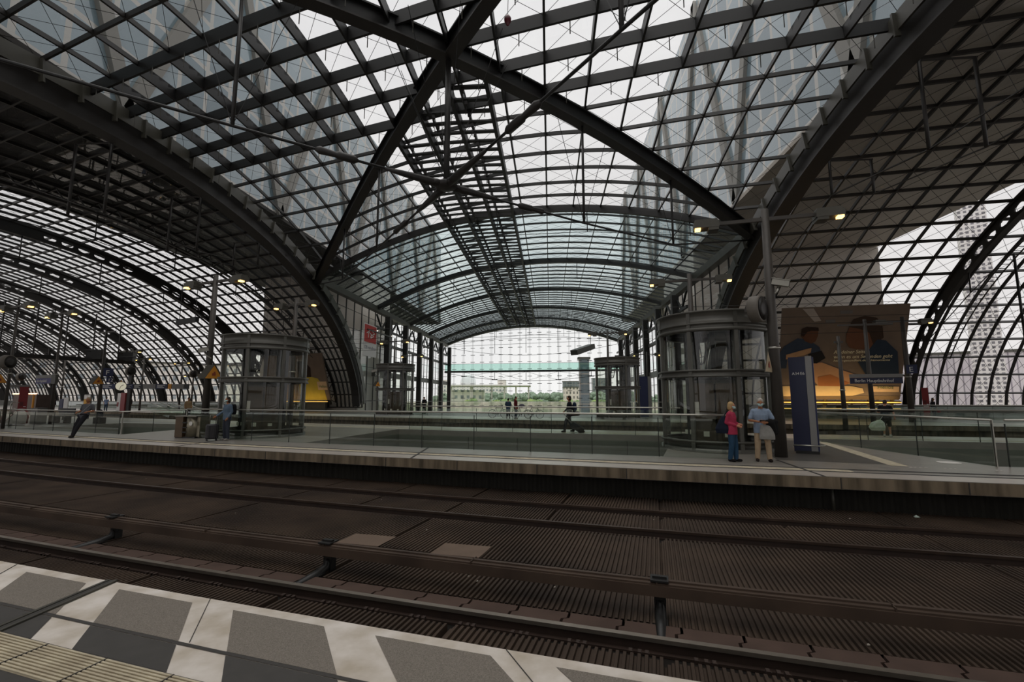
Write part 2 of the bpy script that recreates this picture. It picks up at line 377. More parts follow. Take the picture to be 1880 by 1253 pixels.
def local(P, root): return np.asarray(P, float)-np.array(root.location)
apex = np.array(T(uX(XC, WC), WC, max(float(zew(WC)), float(zns(XC)))))
node = np.array(far(822, 345, math.hypot(*apex[:2]))); node = np.array([apex[0], apex[1], node[2]])
def diag(sx, sw):
    xs = np.linspace(XC, XL if sx < 0 else XR, 41); t = (1-zns(xs)/BZ); t = np.clip(1-(np.minimum(zns(xs), BZ)/BZ)**(1/EX), 0, 1)
    w = WC+sw*AW*np.sqrt(t); w[0] = WC; P = T(uX(xs, w), w); P[:, 2] = zns(xs); return P
for sx, sw, nm in ((-1, 1, 'far left'), (1, 1, 'far right'), (-1, -1, 'near left'), (1, -1, 'near right')):
    P = diag(sx, sw); root = thing('diagonal_girder', 'straight black diagonal girder from the vault apex to the %s corner' % nm, 'girder', tuple(apex*[1, 1, 0])); Q = local(P, root)
    N = np.tile([0, 0, 1.], (len(Q), 1)); MB().bar(Q, N, .3, .75, .22).build('web_beam', steel_blk, root); MB().bar(Q, N, .62, .08, .97).build('bottom_flange', steel_brown, root); MB().bar(Q, N, .62, .08, .2).build('top_flange', steel_blk, root)
    # tension cable with turnbuckle and struts
    cb = thing('tension_cable', 'thick tension cable with turnbuckle from the hub under the apex to the %s corner' % nm, 'cable', tuple(node)); C = []
    end = P[-1]-[0, 0, .9]; fr = [0, .33, .64, 1]; zc = [node[2], 11.0, 11.2, end[2]]
    for f in fr:
        b = P[int(f*40)]; z = zc[fr.index(f)]; C.append(np.array([b[0], b[1], z])-node)
    C[0] = np.zeros(3); MB().tube(C, .055, 7).build('cable', steel_blk, cb)
    a, b = C[0], C[1]; tb = MB(); p = lambda f: a+(b-a)*f
    tb.tube([p(.47), p(.49), p(.565), p(.575), p(.65), p(.67)], [.06, .16, .16, .11, .15, .06], 9).build('turnbuckle', steel_brown, cb)
    MB().tube([p(0), p(.1), p(.26), p(.34)], [.16, .18, .12, .06], 8).build('fork_end', steel_brown, cb)
    for i in (1, 2):
        b = P[int(fr[i]*40)]-node; MB().tube([C[i], [b[0], b[1], b[2]-.9]], .07, 7).build('strut', steel, cb)
        for df in (-3, 3): MB().tube([C[i], P[int(fr[i]*40)+df]-node-[0, 0, .9]], .015, 4).build('stay', steel_blk, cb)
ms = thing('roof_mast', 'vertical steel mast hanging from the vault apex down to the cable hub', 'mast', tuple(node))
MB().tube([(0, 0, 0), (0, 0, apex[2]-node[2]-.8)], .13, 10).build('pole', steel, ms)
MB().ell((0, 0, 0), (.5, .5, .22), 12, 6).build('hub', steel_brown, ms)
for a in range(4):
    an = R(40+90*a); MB().lathe([(.22, -.09), (.22, .09)], (math.cos(an)*.5, math.sin(an)*.5, 0), 12).build('pin_plate', steel_brown, ms)
for a in range(8):
    an = R(22+45*a); MB().tube([(0, 0, .1), (math.cos(an)*2.8, math.sin(an)*2.8, apex[2]-node[2]-.6)], .014, 4).build('stay', steel_blk, ms)

# hall arches with their thin ties ---------------------------------------------------------------
for k in range(6):
    P = south(min(k, 4.999)) if k < 5 else south(4.999); root = thing('hall_arch', ['hall roof arch nearest the crossing, springing from both vault corners', 'second hall roof arch from the crossing', 'third hall roof arch from the crossing', 'fourth hall roof arch from the crossing', 'fifth hall roof arch from the crossing', 'broad hall roof arch framing the end facade'][k], 'arch', (XC, float(P[18, 1]), 0))
    Q = local(P, root); N = np.tile([0, 0, 1.], (len(Q), 1)); MB().bar(Q, N, .3 if k < 5 else .8, .4 if k < 5 else .45, .2).build('arch_beam', steel if k < 5 else steel_nb, root)
    bot = []
    for j in (4, 11, 18, 25, 32):
        p = Q[j]-[0, 0, .6]; q = p-[0, 0, 1.7 if j in (11, 18, 25) else 1.1]; MB().tube([p, q], .04, 6).build('king_post', steel, root); bot.append(q)
    MB().tube([Q[0]-[0, 0, .5]]+bot+[Q[-1]-[0, 0, .5]], .03, 5).build('tension_rod', steel_blk, root)
# maintenance louvre strip along the crown of the hall roof
cw = thing('maintenance_catwalk', 'dark ladder like louvre strip along the crown of the hall roof', 'catwalk', (-6, 40, 0)); o3 = np.array(cw.location)
_dl, _dr = diag(-1, 1), diag(1, 1)
def ystart(x): d = _dl if x < XC else _dr; o = np.argsort(d[:, 0]); return float(np.interp(x, d[o, 0], d[o, 1]))+.6
for x in (-9.0, -7.0, -5.0, -3.0):
    yy = np.linspace(ystart(x), 99, 90); z = float(zns(x)); P = np.stack([np.full_like(yy, x), yy, np.full_like(yy, z)], 1)-o3; MB().bar(P, np.tile([0, 0, 1.], (len(P), 1)), .2, .6, .28).build('rail_beam', steel_blk, cw)
sl = MB(); rest = MB(); nfit = 0
for y in np.arange(ystart(-5.2), 99, 1.0):
    for xa, xb in ((-9., -7.), (-7., -5.), (-5., -3.)):
        if y > max(ystart(xa), ystart(xb)): sl.bar(np.array([[x_, y, float(zns(x_))] for x_ in (xa, xb)])-o3, np.tile([0, 0, 1.], (2, 1)), .26, .1, .5)
    for x in (-8.4, -6.3, -4.3):
        if y < ystart(x)+1: continue
        bk = MB() if nfit < 96 else rest; bk.box(np.array([x, y, float(zns(x))-.75])-o3, (.16, .16, .22)); bk.tube([np.array([x, y, float(zns(x))-.8])-o3, np.array([x, y, float(zns(x))-1.4])-o3], .02, 4); nfit += 1
        if nfit <= 96: bk.build('spot_fitting', steel_brown, cw)
sl.build('louvre_slats', steel_blk, cw); rest.build('spot_fitting', steel_brown, cw)['kind'] = 'stuff'
# ------------------------------------------------------------------ floors, tracks, platforms
from mathutils.geometry import tessellate_polygon
def strip(m, w0, w1, z, u0, u1, du=1.0):
    n = max(2, int((u1-u0)/du)+1); u = np.linspace(u0, u1, n); return m.grid(np.stack([T(u, np.full(n, w0), z), T(u, np.full(n, w1), z)], 1))
def uvline(a, b, n=2): return [(a[0]+(b[0]-a[0])*i/n, a[1]+(b[1]-a[1])*i/n) for i in range(n)]
def slab(outer, holes, z, th):
    m = MB(); loops = [[Vector((*T(u, w)[:2], z)) for u, w in lp] for lp in [outer]+holes]
    fs = tessellate_polygon(loops); vs = [v for lp in loops for v in lp]
    fix = []
    for f in fs:
        a, b, c = (vs[i] for i in f); fix.append(f if (b-a).cross(c-a).z > 0 else f[::-1])
    m.add(vs, fix)
    for lp in loops:
        n = len(lp); m.add(lp+[p-Vector((0, 0, th)) for p in lp], [(i, (i+1) % n, n+(i+1) % n, n+i) for i in range(n)])
    return m
def par(m, u0, u1, w0, w1, k, z):
    """paving block: sides slanted by k metres per metre"""
    return m.add([T(u0, w0, z), T(u1, w0, z), T(u1+k*(w0-w1), w1, z), T(u0+k*(w0-w1), w1, z)], [(0, 3, 2, 1)] if w0 > w1 else [(0, 1, 2, 3)])

white_pave = mat('worn white paving', '#d8d0c8', .8, 0, scale=3.5, col2='#b3a797', bump=.1)
grey_pave = mat('speckled grey paving', '#847c72', .85, 0, scale=140, col2='#625b53', bump=.15)
dark_pave = mat('dark slate paving', '#413e3b', .7, 0, .18, 9)
tact_m = mat('cream tactile paving', '#c4b9a0', .8, 0, scale=5, col2='#a3967f')
plat_m = mat('platform paving', '#8d877f', .34, 0, .18, 2.5)
plat_lt = mat('platform edge paving', '#b8aea4', .3, 0, .15, 3)
plat_dk = mat('platform joint', '#3a3734', .7, 0, .1, 4)
fascia_m = mat('stained concrete edge', '#857560', .85, 0, scale=1.6, col2='#4a4031', stretch=(3, 3, .3))
rib_m = mat('rust brown track cover', '#4b3d32', .75, 0, scale=.8, col2='#30261f', spec=.25)
block_m = mat('brown rail block', '#53423a', .8, 0, .3, 2.5, spec=.25)
tough_m = mat('dark track floor', '#1d1916', .9, 0, .3, 1, spec=.2)
rail_top = mat('polished rail steel', '#a89e92', .36, .85, .2, 5)
rail_m = mat('rusty rail', '#3a2b23', .7, .2, .3, 4)
cond_m = mat('conductor rail cover', '#524338', .6, 0, scale=1.2, col2='#3b2f27', spec=.3)
conc = mat('grey concrete', '#5b5a54', .8, 0, .15, 1.2)
void_m = mat('dark concrete void wall', '#74766c', .5, 0, .15, .8)

fl = struct(slab([(u, 3.25) for u in np.arange(-90, 30.1, 1)]+[(30, -8), (-90, -8)], [], 0, .9).build('floor', white_pave, None, False), 'near platform of worn white paving with a pattern of grey and black blocks', 'platform')
gb = MB(); db = MB()
for k in range(-14, 12):
    u = -4.73+1.353*k; par(gb, u, u+.9, 3.14, 2.65, 1.03, .004)
    par(db, u+.54, u+1.44, 2.61, 2.35, 1.03, .004)
gb.build('grey_paving_blocks', grey_pave, fl); db.build('black_paving_blocks', dark_pave, fl)
dr = MB(); strip(dr, 2.645, 2.615, .006, -30, 12); dr.build('drain_slot', plat_dk, fl)
dk = MB(); strip(dk, 2.05, -8, .003, -60, 20); strip(dk, 2.345, 2.33, .006, -30, 12); dk.build('dark_paving', dark_pave, fl)
tp = MB(); strip(tp, 2.33, 2.05, .004, -40, 12)
for i in range(11):
    w = 2.06+.026*i; uu = np.arange(-40, 8.1, .5); tp.bar(T(uu, np.full_like(uu, w), .016), np.tile([0, 0, 1.], (len(uu), 1)), .014, .012)
tp.build('tactile_strip', tact_m, fl)
tj = MB()
for k in range(-30, 14): u = -4.13+.6*k; tj.beam(T(u, 2.05, .013), T(u, 2.33, .013), .008, .012)
for k in range(-12, 8): u = -4.2+1.353*2*k; tj.beam(T(u+.45+.52, 2.66, .005), T(u+.45, 3.24, .005), .005, .004)
tj.build('paving_joints', plat_dk, fl)
xj = thing('expansion_joint', 'dark metal expansion joint running diagonally across the near platform', 'joint', tuple(T(-4.9, 2.9)))
def jb(name, w, h, off, m_, m2=None):
    a, b = T(-5.0, 3.25), T(-4.05, -.4); d = (b-a)/np.linalg.norm(b-a); s = np.array([-d[1], d[0], 0]); q = np.array(xj.location)
    return MB().beam(a+s*off-q+[0, 0, h/2+.002], b+s*off-q+[0, 0, h/2+.002], w, h).build(name, m_, xj)
jb('seal', .045, .01, 0, plat_dk)
for o in (-.04, .04): jb('metal_lip', .03, .016, o, steel_nb)

tb = struct(strip(strip(MB(), 3.2, 12.6, -.86, -150, 40), 24.8, 34.4, -.86, -170, 70).build('trackbed', tough_m, None, False), 'dark sunken bed between the platforms', 'trackbed')
def ribbed(w0, w1, z, u0, u1, pitch=.07, panel=2.35, name='ribbed_track_cover', m_=None, missing=()):
    m = MB(); prof = [(0, 0), (.36, 0), (.46, .03), (.9, .03)]; n = int((u1-u0)/pitch); uu = []; zz = []
    for i in range(n):
        pn = int((i*pitch+u0)//panel); jit = ((pn*7919) % 13)/13*.012
        edge = abs(((i*pitch+u0) % panel)) < pitch
        for a, h in prof: uu.append(u0+(i+a)*pitch); zz.append(z+jit+h-(.05 if edge else 0))
    uu = np.array(uu); zz = np.array(zz); m.grid(np.stack([T(uu, np.full_like(uu, w0), zz), T(uu, np.full_like(uu, w1), zz)], 1))
    return m.build(name, m_ or rib_m, tb)
ribbed(3.2, 4.98, -.79, -70, 12); ribbed(5.66, 7.0, -.79, -70, 14, panel=4.7); ribbed(7.02, 8.95, -.785, -70, 16, panel=4.7)
ribbed(9.42, 10.55, -.8, -80, 18); ribbed(10.98, 12.3, -.79, -80, 20)
for a, b in ((-5.43, -4.6), (-3.59, -2.75)):
    m = MB(); m.add([T(a, 6.95, -.735), T(b, 7.0, -.735), T(b, 7.56, -.735), T(a, 7.5, -.735)], [(0, 1, 2, 3)]); m.add([T(a, 6.95, -.735), T(b, 7.0, -.735), T(b, 7.0, -.78), T(a, 6.95, -.78)], [(0, 3, 2, 1)])
    tag(m.build('concrete_slab', mat('pale brown slab', '#6b594b', .85, 0, .15, 3)), 'pale concrete cover slab among the ribbed covers, %s of two' % ('left' if a < -5 else 'right'), 'slab', 'cover slabs in the trackbed')
bk = MB(); uu = np.arange(-60, 12, .62)
for i, u in enumerate(uu):
    for f, dw in ((0, 0), (.5, .03)):
        m_ = MB(); pts = [(u+.012, 5.37), (u+.60, 5.37), (u+.60, 5.47), (u+.66, 5.5), (u+.66, 5.63), (u+.072, 5.63), (u+.072, 5.5), (u+.012, 5.47)]
    q = [T(a, b, -.75) for a, b in pts]; q2 = [T(a, b, -.80) for a, b in pts]
    bk.add(q+q2, [tuple(range(8))]+[(j, 8+j, 8+(j+1) % 8, (j+1) % 8) for j in range(8)])
bk.build('rail_block_row', block_m, tb)
cl = MB()
for u in np.arange(-40, 10, .62):
    for du in (0, .09, .16): cl.box(T(u+du, 5.03, -.765), (.035, .06, .035), hd(u)); cl.tube([T(u+du, 5.06, -.76), T(u+du+.03, 4.99, -.745)], .007, 4)
cl.build('rail_clips', rail_m, tb)

def rail(w, label, z=-.70, u0=-160, u1=40, shiny=True, name='rail', group=None):
    uu = np.arange(u0, u1+.1, 1.0); root = thing(name, label, 'rail', tuple(T(0, w, z-.16)), 0, group); o3 = np.array(root.location); N = np.tile([0, 0, 1.], (len(uu), 1))
    P = T(uu, np.full_like(uu, w), z)-o3; MB().bar(P, N, .072, .04).build('rail_head', rail_top if shiny else rail_m, root)
    MB().bar(P, N, .02, .09, .04).build('rail_web', rail_m, root); MB().bar(P, N, .14, .025, .13).build('rail_foot', rail_m, root); return root
rail(3.80, 'near rail of the near track, tucked below the platform edge'); rail(5.24, 'bright polished rail of the near track in front of the conductor rail')
dull = mat('dull rail head', '#5a4a40', .42, .7, .3, 4); rail_top2 = rail_top
rail_top = dull
rail(9.28, 'nearer rail of the far track, dull brown'); rail(10.78, 'farther rail of the far track, close to the opposite platform wall')
for k, w in enumerate((27.0, 28.44, 31.3, 32.74)): rail(w, 'dark rail in the second track pit beyond the middle platform, %s from the front' % ORD[k])

cr = thing('conductor_rail', 'brown covered conductor rail on brackets between the two tracks', 'rail', tuple(T(-4.7, 5.93, -.8))); o3 = np.array(cr.location)
uu = np.arange(-150, 30, .75); P = T(uu, np.full_like(uu, 5.93), -.40)-o3; N = np.tile([0, 0, 1.], (len(uu), 1))
cv = MB(); cv.bar(P, N, .17, .035, 0); cv.bar(P+[0, 0, 0], N, .05, .02, -.02); 
for u in np.arange(-40, 20, 2.35): cv.box(T(u, 5.93, -.41)-o3, (.012, .2, .06), hd(u))
cv.build('cover', cond_m, cr)
side = T(uu, np.full_like(uu, 5.84), -.42)-o3; MB().bar(side, N, .03, .12, 0).build('cover_side', cond_m, cr)
MB().bar(P, N, .09, .10, .05).build('contact_bar', rail_m, cr)
for k in range(-8, 4):
    u = -4.74+4.72*k; b = MB(); p = T(u, 5.93, 0)-o3; rz = hd(u)
    b.box(p+[0, 0, -.375], (.2, .2, .02), rz); b.box(p+[0, 0, -.36], (.16, .06, .04), rz)
    q = [T(u, 5.97, -.52)-o3, T(u, 5.98, -.62)-o3, T(u, 5.9, -.72)-o3, T(u, 5.72, -.765)-o3, T(u, 5.3, -.77)-o3]; b.tube(q, [.1, .07, .06, .07, .05], 6)
    b.box(T(u, 5.98, -.66)-o3, (.13, .12, .26), rz); b.box(T(u, 5.55, -.77)-o3, (.16, .5, .03), rz); b.build('bracket', steel_blk, cr)
for i, (px, py) in enumerate([(1682, 950), (268, 880), (432, 943), (783, 974), (860, 1059), (876, 1068), (1018, 1079), (1200, 955), (1594, 1185), (700, 918), (1560, 953), (645, 918)]):
    p = at(px, py, -.75); m = MB(); s = .05 if i == 0 else random.uniform(.011, .018)
    m.add([(-s, -s*.7, 0), (s, -s, .005), (s*.8, s, .012), (-s*.6, s*.8, .004), (0, 0, s*.9)], [(0, 1, 4), (1, 2, 4), (2, 3, 4), (3, 0, 4), (3, 2, 1, 0)])
    o = m.build('paper_scrap' if i == 0 else 'litter_scrap', mat('pale litter', '#a7b3a8' if i == 0 else '#a59c90', .8) if i == 0 else mat('dusty litter', '#9a9186', .8)); o.location = p
    tag(o, 'pale crumpled paper scrap below the opposite platform wall, right of centre' if i == 0 else 'tiny pale scrap of litter lying on the brown track covers', 'litter', None if i == 0 else 'litter scraps in the trackbed')

# middle platform ---------------------------------------------------------------------------------
def inv(P):
    u = float(P[0])
    for _ in range(40): q = T(u, 0); h = hd(u); u += .8*((P[0]-q[0])*math.cos(h)+(P[1]-q[1])*math.sin(h))
    return u, float(-(P[0]-q[0])*math.sin(h)+(P[1]-q[1])*math.cos(h))
g2 = lambda px, py: inv(at(px, py, 0))
us_ = list(np.arange(-150, 60.1, 2.))
V1 = [(-35.4, 14.6)]+[(-35.4+2*i, 14.6) for i in range(1, 5)]+[(-25.35, 14.6), (-26.3, 17.7), (-28.3, 21.3), (-36.5, 20.4)]
V2 = [(-13.6+1.15*i, 14.6) for i in range(13)]+[(.9-1.3*i, 22.3) for i in range(13)]
V3 = [(8.66, 14.78)]+[(10+2*i, 14.8) for i in range(22)]+[(52-2*i, 22.3) for i in range(22)]+[(7.0, 22.3), (6.74, 20.94)]
plat = struct(slab([(u, 11.93) for u in us_]+[(u, 25.0) for u in us_[::-1]], [V1, V2, V3], 0, .26).build('platform', plat_m, None, False), 'middle platform across the tracks, with open voids behind glass railings', 'platform')
m = MB(); strip(m, 11.93, 12.72, .004, -150, 60); m.build('light_edge_band', plat_lt, plat)
m = MB(); strip(m, 12.64, 12.78, .005, -150, 60); strip(m, 13.1, 13.26, .005, -150, 60); m.build('dark_seams', plat_dk, plat)
m = MB(); strip(m, 12.78, 13.12, .004, -150, 4.6); m.add([T(6.0, 14.2, .004), T(6.4, 14.2, .004), T(6.9, 21, .004), T(6.5, 21, .004)], [(0, 1, 2, 3)]); strip(m, 22.9, 23.2, .004, -150, 60); m.build('tactile_strip', tact_m, plat)
m = MB(); strip(m, 22.36, 25, .003, -150, 60); m.build('light_edge_band', plat_lt, plat)
m = MB(); m.add([T(3.4, 14.7, .003), T(6.4, 14.4, .003), T(6.8, 21, .003), T(3.9, 22, .003)], [(0, 1, 2, 3)]); m.build('dark_paving_field', mat('dark platform paving', '#57534e', .45, 0, .15, 2), plat)
m = MB()
for a, b in (((-7.0, 11.93), (-7.95, 14.55)), ((3.67, 11.93), (3.36, 14.6)), ((-17, 11.93), (-18, 14.55))): m.beam(T(*a, .006), T(*b, .006), .07, .006)
m.build('expansion_joints', plat_dk, plat)
m = MB(); uu = np.arange(-150, 60, 1.0); 
for w, s in ((11.915, 1), (25.02, -1)): m.grid(np.stack([T(uu, np.full_like(uu, w), -.005), T(uu, np.full_like(uu, w), -.25)], 1)); m.grid(np.stack([T(uu, np.full_like(uu, w), -.25), T(uu, np.full_like(uu, w+.6*s), -.25)], 1))
m.build('edge_fascia', fascia_m, plat)
fj = MB()
for u in np.arange(-60, 30, 2.37): fj.box(T(u, 11.91, -.13), (.02, .012, .24), hd(u))
fj.build('fascia_joints', plat_dk, plat)
cw_ = MB(); uu = np.arange(-80, 30, .06); ph = np.tile([0, 0, .04, .04], len(uu)//4+1)[:len(uu)]; cw_.grid(np.stack([T(uu, 12.36-ph, -.25), T(uu, 12.36-ph, -.86)], 1)); cw_.build('corrugated_base_wall', mat('dark corrugated wall', '#2b2924', .7, 0, .3, 1.5, spec=.2), plat)
pb = MB(); p = T(3.9, 12.2, 0); pb.tube([p+[0, 0, -.26], p+[0, 0, -.84]], .03, 8); tag(pb.build('drain_pipe', steel_nb), 'thin grey drain pipe on the dark wall under the middle platform', 'pipe')
vw = MB()
for lp in (V1, V2, V3):
    q = [T(u, w, -.26) for u, w in lp]; n = len(q); vw.add(q+[p-[0, 0, 8.7] for p in q], [(i, n+i, n+(i+1) % n, (i+1) % n) for i in range(n)])
struct(vw.build('wall_void', void_m, None, False), 'dark concrete walls of the voids in the middle platform', 'wall')
sj = MB()
for u in np.arange(-13, 1, 2.9): sj.box(T(u, 22.28, -.8), (.02, .02, 1.0), hd(u))
sj.build('wall_joint', plat_dk)['kind'] = 'structure'
lf = MB(); lf.grid(np.array([[(x, y, -9) for y in (-20, 120)] for x in (-60, 60)])); struct(lf.build('floor', mat('lower concourse floor', '#6a665e', .5, 0, .2, .5), None, False), 'lower concourse floor deep below the platforms', 'floor')
oc = MB(); c = at(1742, 850); oc.lathe([(.25, 0), (.25, .006)], (0, 0, 0), 28); o = oc.build('floor_disc', mat('white floor marking', '#d8d3cc', .6)); o.location = (c.x, c.y, .003); tag(o, 'round white disc marking on the middle platform floor at right', 'marking')
dm = MB()
for px, py in ((1672, 861), (1680, 861), (1690, 861.3), (1700, 861.5), (1735, 863), (1745, 863.2), (1754, 863.5), (1830, 867), (1838, 867.3)): c = at(px, py-2); dm.box((c.x, c.y, .006), (.06, .045, .006))
tag(dm.build('floor_dots', mat('white floor marking', '#d8d3cc')), 'row of small white dots marked on the platform floor below the right railing', 'marking')

# far platform, parapets -------------------------------------------------------------------------
us1 = list(np.arange(-220, 80.1, 2.))
p1 = struct(slab([(u, 34.2) for u in us1]+[(u, 49.0) for u in us1[::-1]], [], 0, .26).build('platform', mat('far platform paving', '#6a675f', .4, 0, .15, 1.5), None, False), 'far platform beyond the second track pit, below the hall facade', 'platform')
m = MB(); strip(m, 34.2, 38.6, .004, -220, 80); m.build('light_edge_band', plat_lt, p1)
m = MB(); uu = np.arange(-220, 80, 1.0); m.grid(np.stack([T(uu, np.full_like(uu, 34.19), 0), T(uu, np.full_like(uu, 34.19), -.3)], 1)); m.grid(np.stack([T(uu, np.full_like(uu, 34.6), -.26), T(uu, np.full_like(uu, 34.6), -.86)], 1)); m.build('edge_fascia', fascia_m, p1)
def parapet(u0, u1, label):
    m = MB(); uu = np.arange(u0, u1+.1, 1.0); P = T(uu, np.full_like(uu, 47.6), 1.0); m.bar(P, np.tile([0, 0, 1.], (len(uu), 1)), .3, 1.0); o = struct(m.build('wall_parapet', conc, None, False), label, 'wall')
    t = MB(); t.bar(P+[0, 0, .06], np.tile([0, 0, 1.], (len(uu), 1)), .4, .06); t.build('coping', steel_nb, o)
parapet(-180, -46, 'low grey parapet under the left glass roof'); parapet(4, 62, 'low grey parapet under the right glass roof')

# south hall: side walls and facade ---------------------------------------------------------------
def sidewall(X, y0, y1, side, name):
    root = MB(); yc = np.linspace(y0, y1, 40)
    ztop = 13.9; arch_y = T(uX(np.full_like(wfine, X), wfine), wfine)[:, 1]; az = zew(wfine)
    def low(y):
        return max(-9., float(np.interp(y, arch_y, az))) if y < arch_y[-1] else -9.
    s = 1 if X < 0 else -1
    gl = MB(); ys = np.arange(y0, y1+.01, 2.3); P = np.array([[(X-.05*s, y, low(y)), (X-.05*s, y, ztop)] for y in ys]); gl.grid(P); o = struct(gl.build(name, g_fac, None, False), 'glazed side wall of the hall on the %s with dark mullions' % side, 'wall')
    mu = MB()
    for y in ys: mu.beam((X, y, low(y)), (X, y, ztop), .08, .18, (0, 1, 0))
    for z in np.arange(-7.5, 13.5, 2.2):
        yy = [y for y in ys if low(y) < z]
        if len(yy) > 1: mu.beam((X, yy[0], z), (X, yy[-1], z), .05, .05)
    mu.build('mullions', steel_blk, o)
    ya = arch_y[-1]+2
    for z, h in ((-4.4, .7), (4.9, .75), (9.2, .35)):
        MB().beam((X+.5*s, ya, z), (X+.5*s, y1, z), .5, h).build('floor_beam', steel_nb if z == 4.9 else steel_blk, o)
    for y in np.arange(ya+4, y1+1, 8.2): MB().beam((X+.9*s, y, -9), (X+.9*s, y, 13.2), .75, .75, (0, 1, 0)).build('column', steel_brown, o)
    MB().beam((X+.3*s, YL[0] if X < 0 else YR[0], 13.75), (X+.3*s, y1, 13.75), .7, .7).build('eaves_beam', steel_nb, o)
    tr = MB()
    for y in np.arange(ya, y1-3, 4.1): tr.beam((X+.7*s, y, 12.9), (X+.7*s, y+2, 11.2), .2, .2); tr.beam((X+.7*s, y+2, 11.2), (X+.7*s, y+4.1, 12.9), .2, .2)
    tr.beam((X+.7*s, ya, 11.2), (X+.7*s, y1, 11.2), .25, .3); tr.build('eaves_truss', steel_blk, o)
    return o
sidewall(XL, YL[0]+.5, 105, 'left', 'wall_left'); sidewall(XR, YR[0]+.5, 100.5, 'right', 'wall_right')
fx = np.linspace(XL, XR, 19); fy = 105+(fx-XL)/(XR-XL)*-4.5
fP = np.array([[(x, y, z) for z in np.linspace(-9, float(zns(x))-.4, 2)] for x, y in zip(fx, fy)])
m = MB(); m.grid(fP); fac = struct(m.build('wall_south', g_fac, None, False), 'tall glass end facade of the hall with thin cables and a green tinted band', 'wall')
fd = np.array([XR-XL, -4.5, 0]); fd /= np.linalg.norm(fd)
cb = MB(); ca = MB()
for x, y in zip(fx, fy):
    zt = float(zns(x))-.4
    for d in (-.12, .12): cb.beam((x+d, y-.15, -9), (x+d, y-.15, zt), .035, .035, (0, 1, 0))
    for z in np.arange(-8.2, zt, 1.62): ca.beam(np.array([x, y-.25, z])-fd*.5, np.array([x, y-.25, z])+fd*.5, .1, .1)
cb.build('cable_mullions', steel_nb, fac); ca.build('glass_clamps', steel_blk, fac)
a, b = np.array([XL, 105-.4, 0]), np.array([XR, 100.5-.4, 0])
MB().beam(a+[0, 0, 7.5], b+[0, 0, 7.5], .5, .42).build('transom_beam', steel, fac)
m = MB(); m.grid(np.array([[a+[0, -.05, 7.7], a+[0, -.05, 9.2]], [b+[0, -.05, 7.7], b+[0, -.05, 9.2]]])); m.build('green_glass_band', g_band, fac)
MB().beam(a+[0, 0, 9.25], b+[0, 0, 9.25], .1, .06).build('band_rail', steel_nb, fac)
tr = MB(); tt = np.linspace(0, 1, 25)
for z0, sag, r in ((7.3, -2.0, .05), (13.2, -2.2, .04), (14.0, .8, .04)):
    P = np.array([a+(b-a)*t+[0, -.6, z0+sag*4*t*(1-t)] for t in tt]); tr.tube(P, r, 5)
for t in (.12, .3, .48, .66, .84):
    p = a+(b-a)*t+[0, -.6, 7.3]; tr.tube([p, p+[0, 0, -2.0*4*t*(1-t)]], .06, 5); q = p+[0, 0, -2.0*4*t*(1-t)]; tr.box(q, (1.2, .2, .15))
    tr.tube([q, a+(b-a)*min(1, t+.18)+[0, -.6, 7.3]], .025, 4); tr.tube([q, a+(b-a)*max(0, t-.18)+[0, -.6, 7.3]], .025, 4)
    p = a+(b-a)*t+[0, -.6, 11.5]; zt = float(zns(p[0]))-.6; tr.tube([p, (p[0], p[1], zt)], .05, 5)
tr.build('underspanned_trusses', steel_blk, fac)
# diagonal glass canopy box and lift tower inside the facade, right of centre
can = thing('entrance_canopy_box', 'tilted grey box girder hanging before the end facade, right of centre', 'canopy', tuple(far(1075, 640, 88)))
MB().beam((-2.2, 0, -.8), (1.6, 5, .9), 1.6, 1.0).build('box', steel_nb, can)
for x, y, z in ((-2, .3, -.3), (1.4, 4.6, 1.3)): MB().tube([(x, y, z), (x, y, float(zns(can.location.x+x))-can.location.z+.05)], .04, 6).build('hanger_rod', steel_blk, can)
# outside -----------------------------------------------------------------------------------------
grnd = MB(); grnd.grid(np.array([[(x, y, -10.) for y in (58, 900)] for x in (-700, 700)])); gm = mat('pale forecourt paving', '#b9b4a8', .9, 0, scale=.05, col2='#8f8b80'); struct(grnd.build('ground', gm, None, False), 'pale forecourt outside the hall', 'ground')
lw = MB(); lw.grid(np.array([[(x, y, -9.9) for y in (165, 800)] for x in (-500, 500)])); struct(lw.build('lawn', mat('green lawn', '#76914f', 1, 0, scale=.08, col2='#566f3c'), None, False), 'green park lawn beyond the forecourt', 'lawn')

def facade_mat(name, base, frame, dark, sx_, sy_, rough=.25, mortar=.08, spec=.6):
    m = bpy.data.materials.new(name); m.use_nodes = True; t = m.node_tree; b = t.nodes['Principled BSDF']
    g = t.nodes.new('ShaderNodeTexCoord'); sp = t.nodes.new('ShaderNodeSeparateXYZ'); ad = t.nodes.new('ShaderNodeMath'); ad.operation = 'ADD'; cb = t.nodes.new('ShaderNodeCombineXYZ')
    t.links.new(g.outputs['Object'], sp.inputs[0]); t.links.new(sp.outputs['X'], ad.inputs[0]); t.links.new(sp.outputs['Y'], ad.inputs[1]); t.links.new(ad.outputs[0], cb.inputs[0]); t.links.new(sp.outputs['Z'], cb.inputs[1])
    br = t.nodes.new('ShaderNodeTexBrick'); br.offset = 0; br.inputs['Scale'].default_value = 1; br.inputs['Brick Width'].default_value = sx_; br.inputs['Row Height'].default_value = sy_; br.inputs['Mortar Size'].default_value = mortar
    br.inputs['Color1'].default_value = (*lin(base), 1); br.inputs['Color2'].default_value = (*lin(dark), 1); br.inputs['Mortar'].default_value = (*lin(frame), 1)
    t.links.new(cb.outputs[0], br.inputs['Vector']); t.links.new(br.outputs['Color'], b.inputs['Base Color']); b.inputs['Roughness'].default_value = rough; b.inputs['Specular IOR Level'].default_value = spec
    _M[name] = m; return m
